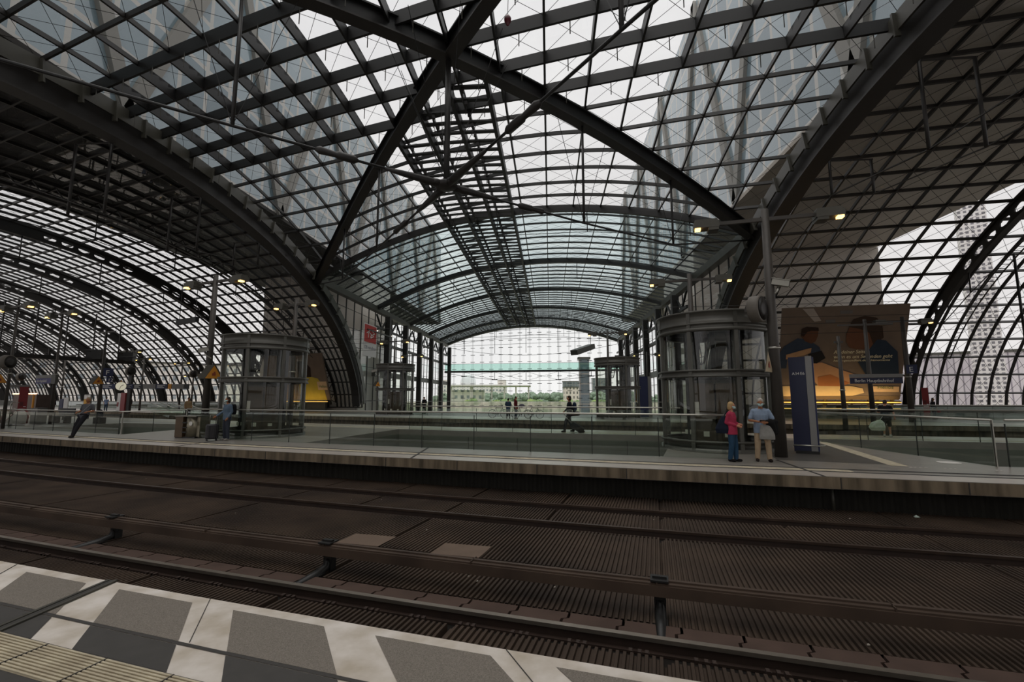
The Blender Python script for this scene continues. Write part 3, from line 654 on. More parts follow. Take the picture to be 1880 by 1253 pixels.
bug = facade_mat('office bridge facade', '#a2b3bb', '#b9b6af', '#647a84', 2.4, 3.6, .1, .18, 1.0); bug_lit = mat('lit-toned office underside', '#b3a99e', .7, 0, .2, .2); bug_shade = mat('shade-darkened office underside', '#2c2825', .8, 0, .2, .2)  # same underside twice: right one coloured as if lit, left one as in shade
def office(x0, x1, y0, y1, z0, z1, leg, label):
    root = thing('office_bridge', label, 'building', ((x0+x1)/2, (y0+y1)/2, -10)); o = np.array(root.location)
    MB().box(np.array([(x0+x1)/2, (y0+y1)/2, (z0+z1)/2])-o, (x1-x0, y1-y0, z1-z0)).build('bridge_block', bug, root)
    MB().box(np.array([(x0+x1)/2, (y0+y1)/2, z0-.1])-o, (x1-x0+.1, y1-y0+.1, .3)).build('underside', bug_lit if x0 > 0 else bug_shade, root)
    lx0 = x0 if x0 > 0 else -39.4; MB().box(np.array([(lx0+x1)/2, (leg[0]+leg[1])/2, (z0-10)/2-.2])-o, (x1-lx0-.2, leg[1]-leg[0], z0+9.6)).build('leg_block', mat('office leg wall', '#cfc5ba', .6, 0, .15, .3), root)
    di = MB(); fx_ = x1+.15 if x0 < 0 else x0-.15
    for y in np.arange(y0+5, y1-8, 16):
        for a, b in (((y, z0), (y+8, z1)), ((y+8, z1), (y+16, z0))): di.beam(np.array([fx_, a[0], a[1]])-o, np.array([fx_, b[0], b[1]])-o, .9, .3, (1, 0, 0))
    di.build('facade_braces', mat('pale brace', '#8b8882', .6), root)
    return root
office(-43.5, -25.3, -45, 104, 18.7, 39, (60, 71), 'office block with shade-darkened underside bridging the long roof on the left, seen through the glass')
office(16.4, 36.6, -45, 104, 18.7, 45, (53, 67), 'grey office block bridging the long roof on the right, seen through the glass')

bl_l = facade_mat('pale lilac louvre facade', '#e6dfe4', '#a39ca5', '#d8d1d8', 1.3, 40, .7, .14, .3)  # outdoor facade colours paled to stand in for haze
bl_g = facade_mat('grid tower facade', '#8a878c', '#ece7e6', '#7f7c81', .95, .95, .6, .22, .3)
bl_w = facade_mat('white office facade', '#a9b0b6', '#efe9e5', '#8f979f', 3.2, 3.4, .6, .9, .3)
bl_b = facade_mat('punched window facade', '#7d7673', '#e8d8d2', '#6c6663', 1.95, 2.6, .6, .62, .3)
bl_s = facade_mat('glass stone tower', '#707a80', '#9a938b', '#5b6468', 3.0, 3.2, .3, .15, .5)
def bld(x, y, w, d, h, m_, label, rz=0, roofm=None, name='office_building', top=None):
    root = thing(name, label, 'building', (x, y, -10), rz); MB().box((0, 0, h/2), (w, d, h)).build('wall', m_, root); MB().box((0, 0, h+.3), (w+.8, d+.8, .6)).build('roof', roofm or conc, root)
    if top: MB().box((top[0], 0, h+top[2]/2), (top[1], d*.6, top[2])).build('roof_storey', m_, root)
    return root
p = gnd(1800, 118); bld(p.x, p.y, 34, 26, 22, bl_l, 'pale lilac louvred building outside, low behind the right glass roof', -.6)
p = gnd(1822, 100); bld(p.x, p.y, 4.6, 4.6, 58, bl_g, 'tall white gridded tower outside the right glass roof', -.6, name='tower')
p = gnd(250, 175); bld(p.x, p.y, 90, 25, 24, bl_w, 'white office building low outside the left glass roof', .75)
p = gnd(75, 190); bld(p.x, p.y, 70, 25, 17, bl_b, 'pinkish building outside at the far left end of the glass roof', .9)
p = gnd(1051, 270); bld(p.x, p.y, 9.6, 14, 17.2, bl_b, 'pinkish house with punched windows outside the facade, right of centre', .05)
p = gnd(1073, 150); bld(p.x, p.y, 3.2, 3.2, 24, bl_s, 'slim stone and glass tower outside the facade, right of centre', 0, name='tower')
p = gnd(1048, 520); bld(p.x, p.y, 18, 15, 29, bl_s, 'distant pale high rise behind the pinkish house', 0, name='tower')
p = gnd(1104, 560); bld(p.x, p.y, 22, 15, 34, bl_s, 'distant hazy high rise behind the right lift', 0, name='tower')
p = gnd(960, 172); rt = thing('quay_pavilion', 'long low pale pavilion row on the forecourt edge behind the pair with bicycles', 'pavilion', (p.x, p.y, -10), .05); MB().box((0, 0, 5.0), (140, 8, 10.0)).build('wall', mat('mottled pale wall', '#ddd6c6', .9, 0, scale=.35, col2='#8f9a80'), rt)
# parliament like building with a glass dome
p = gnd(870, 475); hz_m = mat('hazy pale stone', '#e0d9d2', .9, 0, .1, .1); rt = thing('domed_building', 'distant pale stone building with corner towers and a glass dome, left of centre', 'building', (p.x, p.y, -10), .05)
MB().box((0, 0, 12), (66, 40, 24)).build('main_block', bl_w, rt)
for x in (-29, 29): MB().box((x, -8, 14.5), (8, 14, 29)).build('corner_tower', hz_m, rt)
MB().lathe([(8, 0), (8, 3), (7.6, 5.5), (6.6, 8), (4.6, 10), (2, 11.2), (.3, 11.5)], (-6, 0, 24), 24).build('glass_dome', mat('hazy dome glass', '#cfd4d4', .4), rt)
p = gnd(900, 248); rt = thing('colonnade_building', 'white modern building with a thin roof on slim columns, left of centre outside', 'building', (p.x, p.y, -10), .03)
MB().box((-12, 4, 8), (16, 14, 15)).build('glass_block', bl_w, rt); MB().box((0, 0, 17.6), (43, 18, .6)).build('flat_roof', mat('white concrete', '#c9c4bc', .8), rt)
for x in (-20, -9, 1.5, 8, 14, 20.5): MB().box((x, -7, 8.6), (1.6 if x < 0 else .7, .9, 17.3)).build('column', mat('white concrete', '#c9c4bc', .8), rt)
def tree(x, y, h, r, m_, label, g):
    root = thing('tree', label, 'tree', (x, y, -10), random.random()*6, g); c = MB()
    for i in range(20):
        a = random.random()*6.28; q = r*random.uniform(.1, .85); s = r*random.uniform(.26, .44); cx, cy, cz = q*math.cos(a), q*math.sin(a), h*random.uniform(.5, .95)-q*.15
        nn = len(c.v); c.ell((cx, cy, cz), (s, s, s*.9), 10, 7)
        for k in range(nn, len(c.v)): v = Vector(c.v[k]); c.v[k] = tuple(v+Vector((random.uniform(-1, 1), random.uniform(-1, 1), random.uniform(-1, 1)))*s*.22)
    c.build('crown', m_, root); MB().tube([(0, 0, 0), (0, 0, h*.6)], .3, 6).build('trunk', mat('bark', '#4a4036', .9), root)
leafs = [mat('fresh green leaves', '#95ab66', .9, 0, .45, 1.5), mat('mid green leaves', '#7d9860', .9, 0, .45, 1.5), mat('haze-blued leaves', '#83967f', .9, 0, .3, .7)]  # woodland leaves blued and paled, distance haze put into the colour
for k, px in enumerate(list(range(822, 1150, 15))):
    D = 188+(k*37) % 36; q = gnd(px, D); tree(q.x, q.y, 8.6+(k*13) % 4*.6, 4.6, leafs[k % 2], 'leafy green tree at the park edge beyond the facade', 'trees at the park edge')
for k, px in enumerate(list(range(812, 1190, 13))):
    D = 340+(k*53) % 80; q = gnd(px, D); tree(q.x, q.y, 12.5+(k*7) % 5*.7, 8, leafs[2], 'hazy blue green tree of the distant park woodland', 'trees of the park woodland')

# north end of the hall, behind the near platform
nx = np.linspace(XL, XR, 14); nw = MB(); nw.grid(np.array([[(x, -34.5, -9), (x, -34.5, float(zns(x))-.3)] for x in nx])); north = struct(nw.build('wall_north', g_fac, None, False), 'glazed north end of the hall behind the near platform', 'wall')
m = MB()
for x in nx: m.beam((x, -34.3, -9), (x, -34.3, float(zns(x))-.3), .35, .3, (0, 1, 0))
for z in (2.5, 5.5, 8.5, 11.5): m.beam((XL, -34.3, z), (XR, -34.3, z), .3, .4)
m.build('mullions', steel_blk, north)
bld(-4, -85, 120, 25, 30, bl_w, 'unseen block added north of the hall to darken the lift reflections')  # invented block out of view, keeps bright sky out of the lift reflections
# ------------------------------------------------------------------ lifts
def lift(px, D, H, label, r=1.8, cabin=True):
    p = gnd(px, D); root = thing('glass_lift', label, 'lift', tuple(p), facing(p)); n = 48
    MB().lathe([(r+.03, 0), (r+.03, .12), (r-.1, .12), (r-.1, .3), (r+.04, .3), (r+.04, .36), (r-.16, .36)], (0, 0, 0), n, False).build('base_ring', liftsteel, root)
    MB().lathe([(r-.04, .3), (r-.04, H-.62)], (0, 0, 0), n, False).build('glass_shell', g_lift, root)
    MB().lathe([(r-.1, 2.36), (r+.06, 2.36), (r+.06, 2.42), (r+.02, 2.42), (r+.02, 2.54), (r+.06, 2.54), (r+.06, 2.6), (r-.1, 2.6)], (0, 0, 0), n, False).build('middle_ring', liftsteel, root)
    MB().lathe([(r-.15, H-.66), (r+.05, H-.66), (r+.05, H-.56), (r+.0, H-.56), (r+.0, H-.44), (r+.05, H-.44), (r+.05, H-.4), (r+.02, H-.4), (r+.02, H-.06), (r+.07, H-.06), (r+.07, H), (r-.3, H)], (0, 0, 0), n, False).build('crown_band', liftsteel, root)
    MB().lathe([(r-.2, H-.12), (r-.2, H-.08)], (0, 0, 0), n).build('roof_plate', steel_blk, root)
    for k in range(8):
        a = R(22.5+45*k); MB().box((math.cos(a)*(r-.02), math.sin(a)*(r-.02), H/2), (.1, .12, H), a).build('mullion', liftsteel, root)
    for x, y in ((-.9, .75), (.9, .75), (-.55, 1.0), (.55, 1.0), (0, 1.15)): MB().box((x, y, (H-.3)/2-4), (.16, .2, H-.4+8)).build('guide_column', steel_brown, root)
    c = MB(); c.box((0, .1, 1.05), (1.5, 1.3, .1)); c.box((0, .1, 2.25), (1.5, 1.3, .12)); c.box((0, .1, .1), (1.5, 1.3, .14)); c.box((0, .74, 1.2), (1.5, .06, 2.2))
    for x in (-.72, .72): c.box((x, -.5, 1.2), (.08, .08, 2.2)); c.box((x, .7, 1.2), (.08, .08, 2.2))
    cb = c.build('cabin', mat('lift cabin panel', '#3a342b', .5, .2, .2, 3), root)
    MB().box((-.36, -.56, 1.17), (.66, .04, 2.05)).build('door_leaf', mat('lift door bronze', '#4c4032', .4, .4, .1, 4), cb); MB().box((.36, -.56, 1.17), (.66, .04, 2.05)).build('door_leaf', _M['lift door bronze'], cb)
    ma_ = MB(); ma_.box((.3, 0, H+.08), (.9, .7, .16)); ma_.box((.1, .1, H+.2), (.5, .3, .12)); ma_.tube([(.5, -.2, H), (.5, -.2, H+.3)], .06, 8); ma_.build('roof_machinery', steel_brown, root)
    for x, z, w_, h_ in ((-.9, .62, .09, .14), (-.75, .62, .09, .14), (-.3, .58, .17, .16), (.3, .56, .16, .12), (-.55, 1.35, .14, .45)):
        y = -math.sqrt(max(.01, (r-.06)**2-x*x)); MB().box((x, y, z), (w_, .012, h_), math.atan2(x, -y)).build('notice_sheet', mat('white notice paper', '#c8c4ba', .7), root)
    for k in range(3):
        pts = [(-.5+.15*k+.12*math.sin(t*5+k), .5, H-.5-1.1*math.sin(math.pi*t)) for t in np.linspace(0, 1, 9)]; MB().tube(pts, .018, 5).build('hanging_cable', steel_blk, root)
    return root
lift(1313, 16.2, 4.5, 'large round glass lift on the middle platform at right, behind the couple')
lift(484, 21.4, 4.45, 'large round glass lift on the middle platform at left, behind the traveller with a suitcase')
lift(725, 45, 4.9, 'round glass lift on the far platform under the red and white banner')
lift(1134, 38, 4.9, 'round glass lift on the far platform at right, in front of the facade')

# ------------------------------------------------------------------ railings
def railing(pts, label, h=1.22, z=0, step=1.9, glassy=True, posts=(), group=None):
    P = [T(u, w, z) for u, w in pts]; root = thing('glass_railing', label, 'railing', tuple(P[0])); o3 = P[0]
    Q = [p-o3 for p in P]; MB().tube([q+[0, 0, h] for q in Q], .028, 8).build('handrail', chrome, root)
    d = np.concatenate([[0], np.cumsum([np.linalg.norm(b-a) for a, b in zip(Q[:-1], Q[1:])])]); n = max(1, int(round(d[-1]/step))); ip = lambda s: np.array([np.interp(s, d, [q[c] for q in Q]) for c in range(3)])
    for k in range(n):
        a, b = ip(d[-1]*k/n+.012), ip(d[-1]*(k+1)/n-.012)
        if glassy: MB().beam(a+[0, 0, .5*h-.08], b+[0, 0, .5*h-.08], .016, h-.06).build('glass_panel', g_rail, root)
    for k in range(n+1): q = ip(d[-1]*k/n); MB().box(q+[0, 0, h/2-.05], (.022, .022, h-.08)).build('panel_joint', mat('dark glass edge', '#20241f', .5), root)
    for i in posts: MB().beam(Q[i], Q[i]+[0, 0, h], .06, .02, (1, 0, 0)).build('post', chrome, root)
    return root
lineu = lambda a, b, w, n=8: [(a+(b-a)*i/n, w) for i in range(n+1)]
railing(lineu(-20.6, 2.15, 14.5, 22), 'long glass railing with steel handrail along the front void of the middle platform', posts=(0, 22))
railing(lineu(-37, -25.35, 14.5, 10)+[(-26.3, 17.7), (-28.3, 21.2)], 'glass railing round the stair opening at left, behind the leaning man', h=1.05, posts=(0, 10))
railing([(6.6, 21.0), (8.62, 14.72)], 'sloping glass railing beside the blue pillar at right', h=1.15, posts=(0, 1))
railing(lineu(8.9, 40, 14.72, 14), 'glass railing running out of the picture at right', h=1.15)
railing(lineu(-14, 1.2, 22.35, 10), 'glass railing on the far rim of the central void, behind the first railing', h=1.25)
railing(lineu(7, 50, 22.35, 14), 'glass railing on the far rim of the right void')
railing(lineu(-42, 1.5, 48.7, 20), 'thin steel railing in front of the hall facade', h=1.25, step=4, glassy=False)
railing(lineu(-30, -25, 40, 5), 'clear glass balustrade at the foot of the massive left girder', h=1.1)
railing(lineu(12, 60, 44, 12), 'thin railing on the far platform at right', h=1.1, step=3)
railing(lineu(-120, -46, 44.5, 16), 'thin railing on the far platform at left', h=1.1, step=4)
# stair and escalator balustrades of the far platform at left
for k, (px, D) in enumerate(((290, 50), (310, 49), (332, 47.5), (356, 46))):
    p = gnd(px, D); root = thing('stair_balustrade', 'slanting steel stair balustrade on the far platform left of the lift, %s from the left' % ORD[k], 'balustrade', tuple(p), hd(-70)+.3)
    MB().tube([(-1.2, 0, 1.25), (1.6, 0, .35)], .035, 6).build('handrail', chrome, root); MB().beam((-1.2, 0, .75), (1.6, 0, -.15+.12), .02, .8).build('glass_panel', g_rail, root)
p = gnd(6, 29); es = thing('escalator', 'head of an escalator with white balustrades at the far left of the middle platform', 'escalator', tuple(p), hd(-45))
for y in (-.6, .6):
    pr = [(1.6, .15), (1.75, .5), (1.6, .82), (1.2, .98), (.4, .9), (-1.0, .2), (-1.6, -.1)]; MB().tube([(x, y, z) for x, z in pr], .05, 8).build('handrail', mat('red rubber', '#7c2f2d', .5), es)
    b = MB(); xs_ = np.linspace(-1.6, 1.7, 24); zt = np.interp(xs_, [-1.6, -1., .4, 1.2, 1.6, 1.7], [-.15, .15, .85, .93, .78, .5])
    for s in (-.05, .05): b.grid(np.array([[(x, y+s, z), (x, y+s, min(z-.05, max(-.3, .1*x)))] for x, z in zip(xs_, zt)]))
    b.grid(np.array([[(x, y-.05, z), (x, y+.05, z)] for x, z in zip(xs_, zt)])); b.build('balustrade', mat('white balustrade', '#b9b3ab', .5), es)
MB().box((.3, 0, .02), (2.6, 1.1, .06)).build('step_plate', steel_brown, es)
p = gnd(22, 28.2); lp = thing('spiral_stand', 'bent steel tube stand at the left end of the glass railing', 'stand', tuple(p)); MB().tube([(0, 0, 0), (0, 0, 1.3), (.1, 0, 1.45), (.5, 0, 1.4)], .03, 6).build('pole', chrome, lp); MB().tube([(.2+.18*math.cos(a), 0, .9+.18*math.sin(a)) for a in np.linspace(0, 6.28, 14)], .025, 6).build('loop', chrome, lp)

# ------------------------------------------------------------------ lamp posts, speakers, cameras
glow = mat('warm lamp glow', '#ffc266', .5, emit=4); lampcase = mat('lamp housing', '#55524a', .5, .2, .15, 3); post_m = mat('lamp post steel', '#4a4540', .5, .2, .2, 2)
def lamp(px, D, label, H=7.5, arm=1.75, r0=.17, heads=(-1, 1), base=True, rz=None):
    p = gnd(px, D); u, w = inv(p); root = thing('lamp_post', label, 'lamp post', tuple(p), hd(u) if rz is None else rz)
    MB().tube([(0, 0, 0), (0, 0, H)], r0, 14, True, r0*.62).build('pole', post_m, root)
    MB().tube([(0, 0, H*.42), (0, 0, H*.42+.06)], r0*1.05, 14).build('pole_band', chrome, root)
    MB().beam((-arm, 0, H-.32), (arm, 0, H-.32), .09, .11).build('cross_arm', post_m, root)
    for s in heads:
        h = MB(); h.box((s*(arm-.1), -.0, H-.36), (.74, .42, .2)); h.box((s*(arm-.1), 0, H-.22), (.66, .3, .1)); h.box((s*(arm-.3), .0, H-.5), (.3, .4, .1)); hd_ = h.build('lamp_head', lampcase, root)
        MB().box((s*(arm+.16), -.1, H-.49), (.16, .2, .07)).build('lamp_lens', glow, hd_)['label'] = 'glowing warm lamp lens'
    return root
lr = lamp(1427, 13.75, 'tall lamp post right of the couple, with two lit lamp heads, drum speaker and camera', 7.5, 1.8)
ll = lamp(379, 21.5, 'tall lamp post left of the left lift, carrying a yellow triangle sign', 7.5, 1.7)
lamp(1276, 22.0, 'lamp post behind the right lift, two heads against the vault', 7.7, 1.6)
lamp(534, 27.5, 'lamp post behind the left lift, two lit heads near the massive girder', 7.6, 1.35)
lamp(97, 30.5, 'lamp post carrying the station name board at far left', 7.6, 1.5, .09)
lamp(12, 26, 'lamp post at the left edge of the picture beside the escalator', 7.2, 1.5, .085)
lamp(1600, 27, 'lamp post carrying the station name board in front of the hospital billboard', 6.3, 1.4, .14, ())
lamp(1548, 24, 'slim post with a small red light box in front of the hospital billboard', 4.9, .2, .12, ())
lamp(1671, 32.5, 'lamp post with the letter E board at right of the billboard', 7.4, 1.5, .2)
lamp(183, 38, 'thick post with the letter F board and a triangle sign at left', 7.4, 1.3, .13, ())
for k, (px, D, H) in enumerate(((235, 52, 7.2), (112, 60, 7.2), (258, 62, 7.2), (330, 66, 7.0), (352, 62, 5), (430, 70, 7), (722, 46, 7.6), (1118, 40, 7.6), (1190, 60, 7.6), (755, 62, 7.6))):
    lamp(px, D, 'distant lamp post on the far platform, %s from the left' % ORD[sorted([235, 112, 258, 330, 352, 430, 722, 1118, 1190, 755]).index(px)], H, 1.4, .13)

def drum(px, py, D, r, label, yaw=0., parent_pole=None):
    p = far(px, py, D); root = thing('drum_speaker', label, 'loudspeaker', tuple(p), facing(p, yaw)); M = Matrix.Rotation(math.pi/2, 3, 'X'); b = MB()
    b.lathe([(r*.9, -.17), (r, -.14), (r, .14), (r*.9, .17), (r*.88, .14), (.05, .14)], (0, 0, 0), 28); b.v = [tuple(M@Vector(v)) for v in b.v]; b.build('drum', mat('speaker grey', '#6a645c', .6, 0, .15, 3), root)
    b = MB(); b.lathe([(r*.86, -.175), (r*.3, -.19), (.02, -.19)], (0, 0, 0), 24); b.v = [tuple(M@Vector((v[0], v[1], -v[2]))) for v in b.v]; b.build('grille', steel_brown, root); MB().box((0, .2, 0), (.1, .3, .1)).build('bracket', post_m, root); return root
drum(1390, 568, 13.6, .40, 'large drum loudspeaker on the lamp post right of the right lift', 1.2)
drum(14, 665, 25.5, .38, 'drum loudspeaker on the post at the left edge', .8); drum(240, 682, 51.5, .5, 'drum loudspeaker above the clock at left', .6); drum(355, 687, 61.5, .5, 'drum loudspeaker left of the yellow triangle sign', .55); drum(38, 692, 48, .4, 'drum loudspeaker behind the red column at left', .7)
def cctv(px, py, D, label, yaw, s=1.):
    p = far(px, py, D); root = thing('security_camera', label, 'camera', tuple(p), facing(p, yaw)); M = Matrix.Rotation(R(14), 3, 'Y')
    MB().box((0, 0, 0), (.46*s, .17*s, .17*s), rot=M).build('housing', mat('camera housing', '#aaa69c', .5), root); MB().box((.02*s, 0, .1*s), (.5*s, .2*s, .02*s), rot=M).build('sun_shield', mat('camera housing', '#aaa69c'), root)
    MB().tube([(-.05*s, 0, -.1*s), (-.1*s, 0, -.26*s), (-.36*s, .1, -.42*s)], .035*s, 7).build('arm', chrome, root); b = MB(); b.box((.235*s, 0, -.058*s), (.015, .12*s, .12*s), rot=M); b.build('lens_window', steel_blk, root)
cctv(1432, 520, 13.6, 'pale security camera on the lamp post above the right lift', .15); cctv(374, 643, 21.3, 'pale security camera on the left lamp post', 3.0, .9); cctv(688, 681, 44, 'pale security camera beside the far left lift', 2.9, 1.2)
yel = mat('warning yellow', '#d08a1e', .5); tri_b = mat('sign edge dark', '#3b382f', .6)
def tri(px, py, D, s, label, yaw=0., both=True):
    p = far(px, py, D); root = thing('warning_triangle', label, 'sign', (p.x, p.y, p.z-s*.45), facing(p, yaw)); n = [(-s/2, 0), (s/2, 0), (0, s*.9)]
    def tr(sc, y, name, m_): b = MB(); c = .3*s; q = [(x*sc, (z-c)*sc+c) for x, z in n]; b.add([(x, y, z) for x, z in q]+[(x, y+.02, z) for x, z in q], [(0, 1, 2), (5, 4, 3), (0, 3, 4, 1), (1, 4, 5, 2), (2, 5, 3, 0)]); return b.build(name, m_, root)
    tr(1, 0, 'plate', tri_b); tr(.92, -.004, 'yellow_face' if both else 'pale_face', yel if both else mat('sign cream', '#b3a283', .6)); b = MB(); b.box((0, -.012, s*.28), (s*.2, .006, s*.16)); b.box((.02, -.012, s*.4), (s*.1, .006, s*.1)); b.build('symbol', mat('sign red', '#8a3b22', .6), root)
    if not both: return root
    b = MB(); b.add([(-s/2, 0, 0), (-s*.85, s*.5, 0), (-s*.35, s*.5, s*.9), (0, 0, s*.9)], [(0, 1, 2, 3), (3, 2, 1, 0)]); b.build('side_face', tri_b, root); return root
tri(393, 683, 21.2, .72, 'yellow warning triangle on the left lamp post', .1); tri(181, 698, 37.6, .75, 'yellow warning triangle on the thick post at left', .1); tri(1411, 664, 13.5, .72, 'pale warning triangle seen edge on at the right lamp post', 1.28, False); tri(223, 701, 50, .4, 'small orange triangle above the station clock', 0); tri(694, 705, 43, .5, 'small warning triangle left of the far left lift', .3); tri(0, 695, 26, .6, 'yellow warning sign cut by the left picture edge', 0)

# ------------------------------------------------------------------ signs
blue = mat('railway blue', '#16204a', .45, 0, .06, 3); blue2 = mat('sign violet blue', '#3a3570', .5); wht = mat('sign white', '#d9d6d2', .5); gry = mat('sign grey', '#7d7a76', .55, 0, .1, 3); blk = mat('sign black', '#15161b', .5); red = mat('signal red', '#84171b', .45, 0, .12, 2)
def nameboard(px, py, D, w_, label, panel, txtw, louvre=False):
    p = far(px, py, D); u, ww = inv(p); root = thing('station_name_board', label, 'sign', tuple(p), hd(u))
    MB().box((0, -.2, 0), (w_, .09, .34)).build('panel', panel, root); MB().box((0, -.2, .28), (w_, .14, .2)).build('top_strip', gry, root)
    text('Berlin Hauptbahnhof', .25, wht, root, (-w_*.42, -.25, -.08), width=txtw)
    if louvre: MB().box((w_/2+.25, -.2, .08), (.5, .16, .55)).build('display_box', steel_nb, root)
nameboard(1605, 699.5, 27, 2.62, 'dark blue Berlin Hauptbahnhof board in front of the hospital billboard', mat('sign navy', '#141b3c', .5), 1.95)
nameboard(89, 700, 30.5, 1.95, 'violet blue Berlin Hauptbahnhof board at far left', blue2, 1.2, True)
def letter(px, py, D, ch, label, s):
    p = far(px, py, D); root = thing('section_letter_sign', label, 'sign', tuple(p), facing(p)); MB().box((0, 0, 0), (s, .1, s*1.05)).build('panel', blue, root); text(ch, s*.85, wht, root, (-s*.28, -.055, -s*.32))
letter(1674, 678, 32, 'E', 'blue board with white letter E on the lamp post right of the billboard', .58); letter(199, 684, 37.5, 'F', 'blue board with white letter F at left', .62); letter(201, 698, 37.5, '12', 'small dark platform number 12 board below the letter F', .4)
for x0, x1, m_, lb, tx in ((183, 212, blue, 'blue direction board left of the station clock', '← U S'), (231, 245, blue, 'blue display board right of the station clock', '13'), (246, 262, blk, 'black train display with pale lines right of the clock', 'RE1'), (263, 286, gry, 'grey board in the row of hanging signs at left', None), (287, 308, mat('sign navy', '#141b3c'), 'navy board in the row of hanging signs at left', '14'), (309, 315, yel, 'small yellow board in the row of hanging signs at left', None), (316, 338, gry, 'second grey board at the right end of the hanging signs', None), (339, 347, blk, 'narrow black board ending the row of hanging signs', None)):
    a, b = far(x0, 710, 47), far(x1, 710, 47); c = (a+b)/2; w_ = (b-a).length; root = thing('hanging_sign', lb, 'sign', tuple(c), math.atan2(b.y-a.y, b.x-a.x)); MB().box((0, 0, 0), (w_, .12, .5)).build('panel', m_, root)
    for x in (-w_*.3, w_*.3): MB().tube([(x, 0, .25), (x, 0, .9)], .02, 5).build('hanger', steel_brown, root)
    if tx:
        ln = MB()
        for q_, z_ in ((.7, .1), (.5, 0), (.62, -.1)): ln.box((-w_*.4+w_*q_*.5, -.065, z_), (w_*q_, .01, .04))
        ln.build('pale_lines', wht, root)
p = far(222, 709.5, 46.5); ck = thing('station_clock', 'round white station clock among the hanging signs at left', 'clock', tuple(p), facing(p)); Mx = Matrix.Rotation(math.pi/2, 3, 'X')
def disc(r, y0, y1, name, m_, par_): b = MB(); b.lathe([(r, y0), (r, y1)], (0, 0, 0), 28); b.v = [tuple(Mx@Vector(v)) for v in b.v]; return b.build(name, m_, par_)
disc(.46, -.1, .1, 'case', steel_blk, ck); disc(.42, .1, .11, 'dial', mat('clock dial', '#e6dfc6', .5, emit=.35), ck); MB().beam((0, -.12, 0), (.2, -.12, .14), .02, .05).build('hour_hand', blk, ck); MB().beam((0, -.12, 0), (-.1, -.12, -.34), .02, .035).build('minute_hand', blk, ck)

# blue information pillar
p = gnd(1476, 14.6); pil = thing('information_pillar', 'tall dark blue information pillar with a pale grey edge right of the lamp post', 'pillar', tuple(p), facing(p)-.04)
MB().box((-.125, 0, 1.52), (.45, .3, 2.92)).build('blue_body', mat('pillar navy', '#10173a', .4, 0, .1, 2), pil); MB().box((.19, -.1, 1.52), (.17, .14, 2.96)).build('grey_edge', mat('pillar grey', '#8c8a88', .5, 0, .08, 2), pil); MB().box((.295, 0, 1.52), (.04, .28, 2.9)).build('blue_return', blue, pil); MB().box((0, 0, .04), (.62, .36, .1)).build('plinth', steel_blk, pil)
MB().tube([(-.36, -.26, .26), (.36, -.26, .26)], .022, 8).build('guard_bar', chrome, pil); MB().tube([(.36, -.26, .26), (.46, .1, .26)], .022, 8).build('guard_bar', chrome, pil)
text('A34', .12, wht, pil, (-.27, -.156, 2.42)); text('E6', .12, wht, pil, (-.05, -.156, 2.42))
p = gnd(1160, 60); q = thing('information_pillar', 'distant grey blue pillar beside the far right lift', 'pillar', tuple(gnd(1183, 42)), 0); MB().box((0, 0, 1.8), (1.0, .4, 3.6)).build('body', blue, q); MB().box((.45, -.05, 1.8), (.3, .4, 3.6)).build('grey_edge', gry, q)
# red emergency columns
def sos(px, D, H, label, lean=0.):
    p = gnd(px, D); root = thing('emergency_column', label, 'emergency call column', tuple(p), facing(p)); MB().box((0, 0, H/2), (.42, .3, H)).build('column', red, root); MB().box((0, 0, H+.03), (.46, .34, .06)).build('cap', red, root)
    MB().box((-.05, -.155, H*.55), (.16, .02, .26)).build('panel', mat('dark red', '#5c1216', .5), root); MB().box((0, -.155, H*.4), (.32, .015, .07)).build('white_mark', wht, root); MB().box((.1, -.155, H*.47), (.12, .015, .05)).build('white_mark', wht, root); return root
s = sos(43, 31, 2.35, 'red emergency column at left, in front of the station name board post'); MB().box((-.3, 0, 2.45), (1.1, .3, .18)).build('header_panel', gry, s)
sos(1699, 38.8, 2.45, 'red emergency column at right below the glass roof')
# vending column, timetable, cabinet, litter bins
p = gnd(226, 55); k = thing('vending_column', 'red and white poster column at left beside a dark figure', 'column', tuple(p), hd(-60)); MB().box((-.3, 0, 1.1), (.7, .5, 2.2)).build('white_side', wht, k); MB().box((.45, 0, 1.1), (.9, .5, 2.3)).build('red_side', red, k); MB().box((-.45, -.26, .9), (.35, .02, .5)).build('poster', red, k)
p = gnd(162, 44); k = thing('timetable_case', 'yellow timetable case on the far platform at left', 'display case', tuple(p), hd(-60)); MB().box((0, 0, 1.35), (1.1, .12, 1.3)).build('frame', gry, k)
for x in (-.28, .28): MB().box((x, -.07, 1.15), (.5, .02, .75)).build('yellow_sheet', mat('timetable yellow', '#c9952f', .6), k); MB().box((x, -.07, 1.75), (.5, .02, .35)).build('white_sheet', wht, k)
for x in (-.5, .5): MB().tube([(x, 0, 0), (x, 0, .8)], .04, 6).build('leg', steel_nb, k)
p = gnd(75, 30.5); k = thing('equipment_cabinet', 'low grey equipment cabinet right of the red column at left', 'cabinet', tuple(p), hd(-45)); MB().box((0, 0, .5), (.85, .5, .95)).build('body', gry, k); MB().box((0, 0, 1.0), (.9, .55, .06)).build('lid', steel_nb, k)
p = gnd(118, 32); k = thing('bench', 'dark steel bench beside the station name board post at left', 'bench', tuple(p), hd(-45)); MB().box((0, 0, .45), (2.0, .5, .06)).build('seat', steel_blk, k); MB().box((0, .25, .75), (2.0, .05, .45)).build('backrest', steel_blk, k); MB().box((-.7, 0, .22), (.08, .4, .44)).build('leg', steel_blk, k); MB().box((.7, 0, .22), (.08, .4, .44)).build('leg', steel_blk, k)
